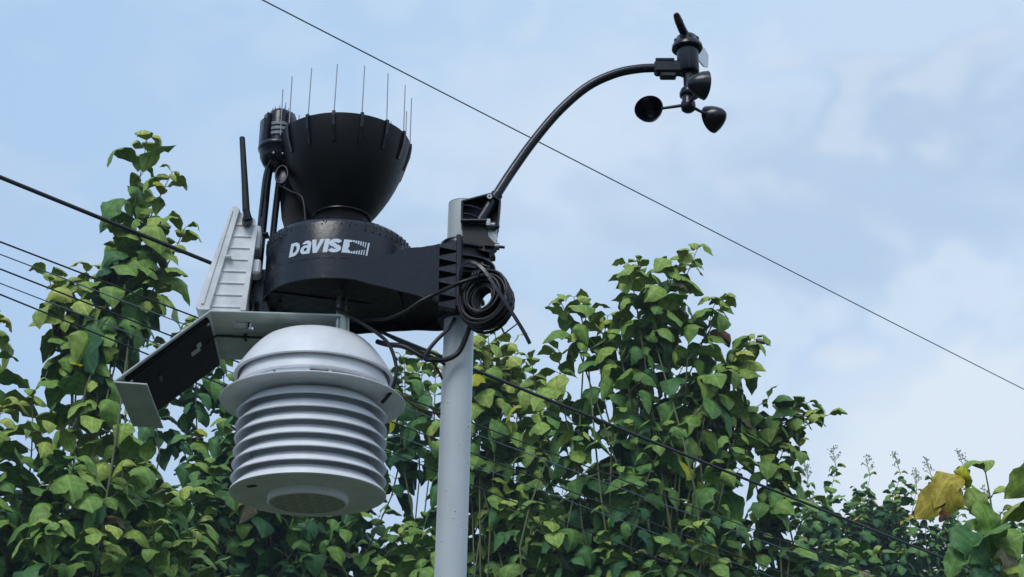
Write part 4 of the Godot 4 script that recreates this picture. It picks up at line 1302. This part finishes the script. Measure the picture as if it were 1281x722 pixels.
func build_trees() -> void:
	var g := "broad-leaved trees behind the instruments"
	tree("broadleaf_tree", "tall leafy tree at left, its pale top shoot above the wires", "tree", Vector3(-3.9, 0, -13.7), 0.13, 3.2,
		[[Vector3(-3.05, 8.07, -13.45), Vector3(-3.46, 7.14, -13.45)], [Vector3(-3.22, 8.65, -13.45), Vector3(-3.51, 7.70, -13.45)], [Vector3(-3.20, 7.58, -13.45), Vector3(-3.54, 6.90, -13.45)], [Vector3(-4.27, 7.58, -13.45), Vector3(-3.96, 6.75, -13.45)], [Vector3(-3.65, 7.94, -13.45), Vector3(-3.62, 6.90, -13.45)], [Vector3(-3.71, 7.14, -13.45), Vector3(-3.69, 6.22, -13.45)], [Vector3(-3.50, 9.05, -13.5), Vector3(-3.74, 6.62, -13.5)], [Vector3(-3.27, 8.17, -13.5), Vector3(-3.49, 7.0, -13.5)], [Vector3(-3.93, 7.68, -13.5), Vector3(-3.91, 6.54, -13.5)], [Vector3(-4.15, 7.4, -13.5), Vector3(-3.92, 6.24, -13.5)], [Vector3(-4.72, 7.2, -13.5), Vector3(-4.62, 5.94, -13.5)], [Vector3(-3.7, 6.54, -13.5), Vector3(-3.77, 5.5, -13.5)], [Vector3(-4.3, 6.46, -13.5), Vector3(-4.24, 5.36, -13.5)], [Vector3(-3.38, 6.24, -13.5), Vector3(-3.51, 5.08, -13.5)], [Vector3(-4.49, 6.24, -13.3), Vector3(-4.39, 4.94, -13.3)]],
		[[Vector3(-3.9, 5.0, -14.0), Vector3(1.45, 1.35, 1.6), 78]], 101, 0.39, 0.095, 1.2, 1.2, g)
	tree("broadleaf_tree", "dark leafy tree directly behind the white louvred shield", "tree", Vector3(-2.5, 0, -17.3), 0.14, 3.4,
		[[Vector3(-1.22, 8.08, -16.8), Vector3(-1.23, 7.0, -16.8)], [Vector3(-0.86, 7.98, -16.8), Vector3(-0.88, 6.91, -16.8)], [Vector3(-3.50, 8.45, -16.8), Vector3(-3.50, 7.37, -16.8)], [Vector3(-3.69, 8.6, -17), Vector3(-3.66, 7.06, -17)], [Vector3(-3.34, 8.25, -17), Vector3(-3.33, 6.7, -17)], [Vector3(-3.93, 8.3, -17), Vector3(-3.91, 6.97, -17)], [Vector3(-2.91, 8.0, -17), Vector3(-2.91, 6.7, -17)], [Vector3(-1.28, 8.09, -17), Vector3(-1.32, 6.51, -17)], [Vector3(-1.01, 8.19, -17), Vector3(-1.02, 6.7, -17)], [Vector3(-2.17, 7.82, -17), Vector3(-2.19, 6.33, -17)]],
		[[Vector3(-2.6, 6.1, -17.2), Vector3(2.0, 1.5, 1.7), 110]], 202, 0.36, 0.10, 2.2, 1.3, g)
	tree("broadleaf_tree", "young pale-leaved tree just right of the grey pole", "tree", Vector3(-0.2, 0, -15.8), 0.10, 3.0,
		[[Vector3(-0.25, 7.77, -15.3), Vector3(-0.33, 6.85, -15.3)], [Vector3(0.0, 7.63, -15.3), Vector3(-0.16, 6.69, -15.3)], [Vector3(-0.33, 7.55, -15.3), Vector3(-0.40, 6.52, -15.3)], [Vector3(-0.13, 7.71, -15.5), Vector3(-0.23, 6.25, -15.5)], [Vector3(-0.34, 7.73, -15.5), Vector3(-0.41, 6.25, -15.5)], [Vector3(0.10, 7.49, -15.5), Vector3(0.0, 6.08, -15.5)], [Vector3(0.41, 7.2, -15.5), Vector3(0.24, 5.92, -15.5)], [Vector3(-0.66, 7.36, -15.5), Vector3(-0.56, 5.92, -15.5)]],
		[[Vector3(-0.2, 5.5, -16.0), Vector3(1.15, 1.35, 1.4), 62]], 303, 0.34, 0.09, 0.9, 1.2, g)
	tree("broadleaf_tree", "large leafy tree right of centre reaching highest into the sky", "tree", Vector3(1.2, 0, -14.9), 0.14, 3.2,
		[[Vector3(0.47, 7.74, -14.4), Vector3(0.65, 7.20, -14.4)], [Vector3(0.74, 7.70, -14.4), Vector3(0.73, 7.11, -14.4)], [Vector3(2.07, 7.74, -14.4), Vector3(1.69, 7.11, -14.4)], [Vector3(2.36, 7.32, -14.4), Vector3(1.91, 6.87, -14.4)], [Vector3(2.23, 7.11, -14.4), Vector3(1.74, 6.55, -14.4)], [Vector3(1.66, 8.13, -14.4), Vector3(1.39, 7.28, -14.4)], [Vector3(1.14, 8.13, -14.4), Vector3(1.24, 7.45, -14.4)], [Vector3(1.01, 7.53, -14.4), Vector3(1.14, 6.71, -14.4)], [Vector3(0.19, 7.11, -14.4), Vector3(0.37, 6.23, -14.4)], [Vector3(1.85, 8.33, -14.5), Vector3(1.23, 6.99, -14.5)], [Vector3(1.27, 8.2, -14.5), Vector3(1.24, 7.15, -14.5)], [Vector3(1.55, 8.2, -14.5), Vector3(1.31, 7.15, -14.5)], [Vector3(2.0, 7.76, -14.5), Vector3(1.45, 6.58, -14.5)], [Vector3(2.35, 7.3, -14.5), Vector3(1.59, 6.26, -14.5)], [Vector3(0.61, 7.81, -14.5), Vector3(0.70, 7.25, -14.5)], [Vector3(0.94, 7.61, -14.5), Vector3(0.95, 6.42, -14.5)], [Vector3(0.46, 7.24, -14.5), Vector3(0.64, 6.1, -14.5)], [Vector3(1.4, 7.5, -14.6), Vector3(1.2, 6.3, -14.6)], [Vector3(1.75, 7.3, -14.8), Vector3(1.4, 6.2, -14.8)], [Vector3(2.05, 6.95, -14.6), Vector3(1.5, 6.0, -14.6)]],
		[[Vector3(1.15, 5.6, -15.0), Vector3(1.25, 1.55, 1.5), 88]], 404, 0.345, 0.09, 1.5, 1.2, g)
	tree("broadleaf_tree", "leafy tree right of the large one, with one drooping side branch", "tree", Vector3(2.4, 0, -15.6), 0.11, 2.8,
		[[Vector3(3.12, 6.75, -15), Vector3(2.52, 6.63, -15)], [Vector3(2.93, 6.88, -15), Vector3(2.28, 6.59, -15)], [Vector3(2.54, 6.92, -15), Vector3(2.04, 6.54, -15)], [Vector3(2.76, 6.75, -15), Vector3(2.48, 6.10, -15)], [Vector3(2.82, 6.42, -15), Vector3(2.57, 5.70, -15)], [Vector3(2.60, 6.10, -15), Vector3(2.36, 5.31, -15)], [Vector3(2.26, 6.88, -15), Vector3(1.88, 6.42, -15)], [Vector3(3.06, 6.71, -15), Vector3(2.07, 6.3, -15)], [Vector3(2.71, 6.5, -15), Vector3(2.29, 5.38, -15)], [Vector3(2.33, 6.75, -15), Vector3(1.78, 5.94, -15)], [Vector3(2.1, 6.26, -15), Vector3(1.82, 5.31, -15)], [Vector3(2.9, 5.9, -15), Vector3(2.6, 5.0, -15)]],
		[[Vector3(2.9, 4.75, -15.8), Vector3(1.4, 1.0, 1.4), 70]], 505, 0.345, 0.09, 2.0, 1.1, g)
	tree("flowering_tree", "distant tree at right with thin pale flower heads, left one of two", "tree", Vector3(6.0, 0, -26.6), 0.18, 4.6,
		[[Vector3(5.48, 9.6, -26), Vector3(5.27, 8.02, -26)], [Vector3(6.04, 9.45, -26), Vector3(5.79, 7.89, -26)], [Vector3(6.56, 9.5, -26), Vector3(6.3, 8.02, -26)], [Vector3(4.98, 9.3, -26), Vector3(4.79, 7.76, -26)], [Vector3(6.8, 9.2, -26), Vector3(6.57, 7.76, -26)]],
		[[Vector3(5.9, 8.2, -26.6), Vector3(1.8, 1.4, 1.5), 130]], 606, 0.29, 0.105, 2.6, 1.3, g, true)
	tree("flowering_tree", "distant tree at far right with thin pale flower heads behind the yellow leaf", "tree", Vector3(8.1, 0, -26.6), 0.18, 4.4,
		[[Vector3(7.09, 9.4, -26), Vector3(6.86, 8.02, -26)], [Vector3(7.65, 9.55, -26), Vector3(7.39, 8.02, -26)], [Vector3(7.93, 8.9, -26), Vector3(7.69, 7.6, -26)]],
		[[Vector3(8.0, 7.8, -26.8), Vector3(1.6, 1.4, 1.5), 110]], 707, 0.29, 0.105, 2.6, 1.3, g, true)
	# saplings that stand nearer, at the right edge
	var sap := tree("sapling", "near sapling at lower right bearing one big yellowed leaf", "sapling", Vector3(2.0, 0, -6.6), 0.03, 1.6,
		[[Vector3(2.0, 3.58, -6.5), Vector3(1.95, 3.05, -6.5)], [Vector3(2.04, 3.40, -6.5), Vector3(1.98, 2.85, -6.5)], [Vector3(2.2, 3.0, -6.45), Vector3(2.1, 2.6, -6.5)], [Vector3(1.86, 3.16, -6.5), Vector3(1.98, 2.7, -6.55)], [Vector3(1.72, 3.05, -6.5), Vector3(1.95, 2.7, -6.6)], [Vector3(2.05, 3.2, -6.45), Vector3(2.0, 2.7, -6.5)]],
		[], 808, 0.27, 0.12, 1.8, 0.6)
	faced_leaf(sap, Vector3(1.885, 3.555, -6.46), Vector3(1.70, 3.44, -6.36), Vector3(-0.2, 0.6, 1.0), 8, 7)
	faced_leaf(sap, Vector3(1.86, 3.50, -6.44), Vector3(1.66, 3.39, -6.34), Vector3(0.1, 0.2, 1.0), 8, 13)
	faced_leaf(sap, Vector3(1.86, 3.50, -6.42), Vector3(1.79, 3.36, -6.34), Vector3(0.5, -0.1, 1.0), 8, 7)
	faced_leaf(sap, Vector3(1.90, 3.60, -6.46), Vector3(1.83, 3.51, -6.40), Vector3(-0.3, 0.4, 1.0), 7, 4)
	faced_leaf(sap, Vector3(1.80, 3.40, -6.40), Vector3(1.76, 3.34, -6.37), Vector3(0.2, 0.2, 1.0), 9, 13)
	faced_leaf(sap, Vector3(1.79, 3.31, -6.40), Vector3(1.965, 3.17, -6.31), Vector3(-0.3, 0.55, 1.0), 5)
	faced_leaf(sap, Vector3(1.93, 3.45, -6.45), Vector3(2.02, 3.27, -6.38), Vector3(0.3, 0.0, 1.0), 3)
	faced_leaf(sap, Vector3(1.90, 3.50, -6.47), Vector3(1.96, 3.36, -6.39), Vector3(-0.4, 0.2, 1.0), 2)
	faced_leaf(sap, Vector3(1.99, 3.23, -6.40), Vector3(2.06, 3.10, -6.34), Vector3(0.5, 0.1, 1.0), 10)
	faced_leaf(sap, Vector3(1.86, 3.24, -6.42), Vector3(1.74, 3.14, -6.34), Vector3(-0.2, 0.5, 1.0), 4)
	faced_leaf(sap, Vector3(1.95, 3.14, -6.42), Vector3(1.83, 3.08, -6.33), Vector3(0.1, 0.6, 1.0), 6)
	var edge := thing("sapling", "sapling at the right edge, only leaf tips showing", "sapling", Vector3(1.86, 0, -5.05))
	var st := new_st()
	tube(st, curve([Vector3(0, -0.1, 0), Vector3(0.02, 1.5, 0), Vector3(0, 3.25, 0)]), 0.02, 0.006, 8, false)
	part("trunk", st, M.bark, edge)
	var leaves := []
	var b := new_st()
	var rng := RandomNumberGenerator.new()
	rng.seed = 909
	shoot(b, leaves, Vector3(0, 2.4, 0), Vector3(0, 3.3, 0), rng, 0.2, 0.14, 2.0, 0.008)
	part("branch", b, M.twig, edge)
	hang_leaves(edge, leaves)
	faced_leaf(edge, Vector3(1.745, 3.15, -5.0), Vector3(1.603, 3.033, -4.96), Vector3(-0.3, -0.5, 1.0), 2)
	faced_leaf(edge, Vector3(1.76, 3.20, -5.0), Vector3(1.660, 3.115, -4.96), Vector3(-0.3, -0.2, 1.0), 3)
	faced_leaf(edge, Vector3(1.70, 2.86, -5.02), Vector3(1.595, 2.80, -4.96), Vector3(-0.2, 0.5, 1.0), 3)

func _ready() -> void:
	# camera
	var cam := Camera3D.new()
	cam.name = "camera"
	cam.position = Vector3(0, 1.6, 0)
	cam.rotation = Vector3(cam_pitch, 0, 0)
	cam.fov = rad_to_deg(2.0 * atan(361.0 / 2000.0))
	cam.near = 0.05
	cam.far = 2000.0
	add_child(cam)
	cam.current = true
	# sky, air, exposure
	var env := Environment.new()
	env.background_mode = Environment.BG_SKY
	env.sky = make_sky()
	env.background_energy_multiplier = 1.0
	env.tonemap_mode = Environment.TONE_MAPPER_LINEAR
	env.tonemap_exposure = 1.0
	env.fog_enabled = true
	env.fog_density = 0.0016
	env.fog_light_color = Color(0.86, 0.93, 1.0)
	env.sdfgi_enabled = true
	env.ssao_enabled = true
	env.ssil_enabled = true
	var we := WorldEnvironment.new()
	we.name = "world_environment"
	we.environment = env
	add_child(we)
	# the sun, spread out by the cloud
	var sun := DirectionalLight3D.new()
	sun.name = "sun"
	sun.light_energy = 0.5
	sun.light_color = Color(1.0, 0.985, 0.96)
	sun.light_angular_distance = 26.0
	sun.shadow_enabled = true
	add_child(sun)
	sun.look_at_from_position(Vector3(-2.5, 8, 6.5), Vector3.ZERO)

	make_materials()
	# the ground
	var ground := MeshInstance3D.new()
	ground.name = "ground"
	var gm := PlaneMesh.new()
	gm.size = Vector2(1600, 1600)
	gm.material = M.ground
	ground.mesh = gm
	ground.set_meta("kind", "structure")
	ground.set_meta("label", "grassy ground under the pole and the trees")
	add_child(ground)

	make_leaves()
	build_trees()
	build_pole()
	build_station()
	build_anemometer()
	build_bracket()
	build_box()
	build_cables()
	build_wires()
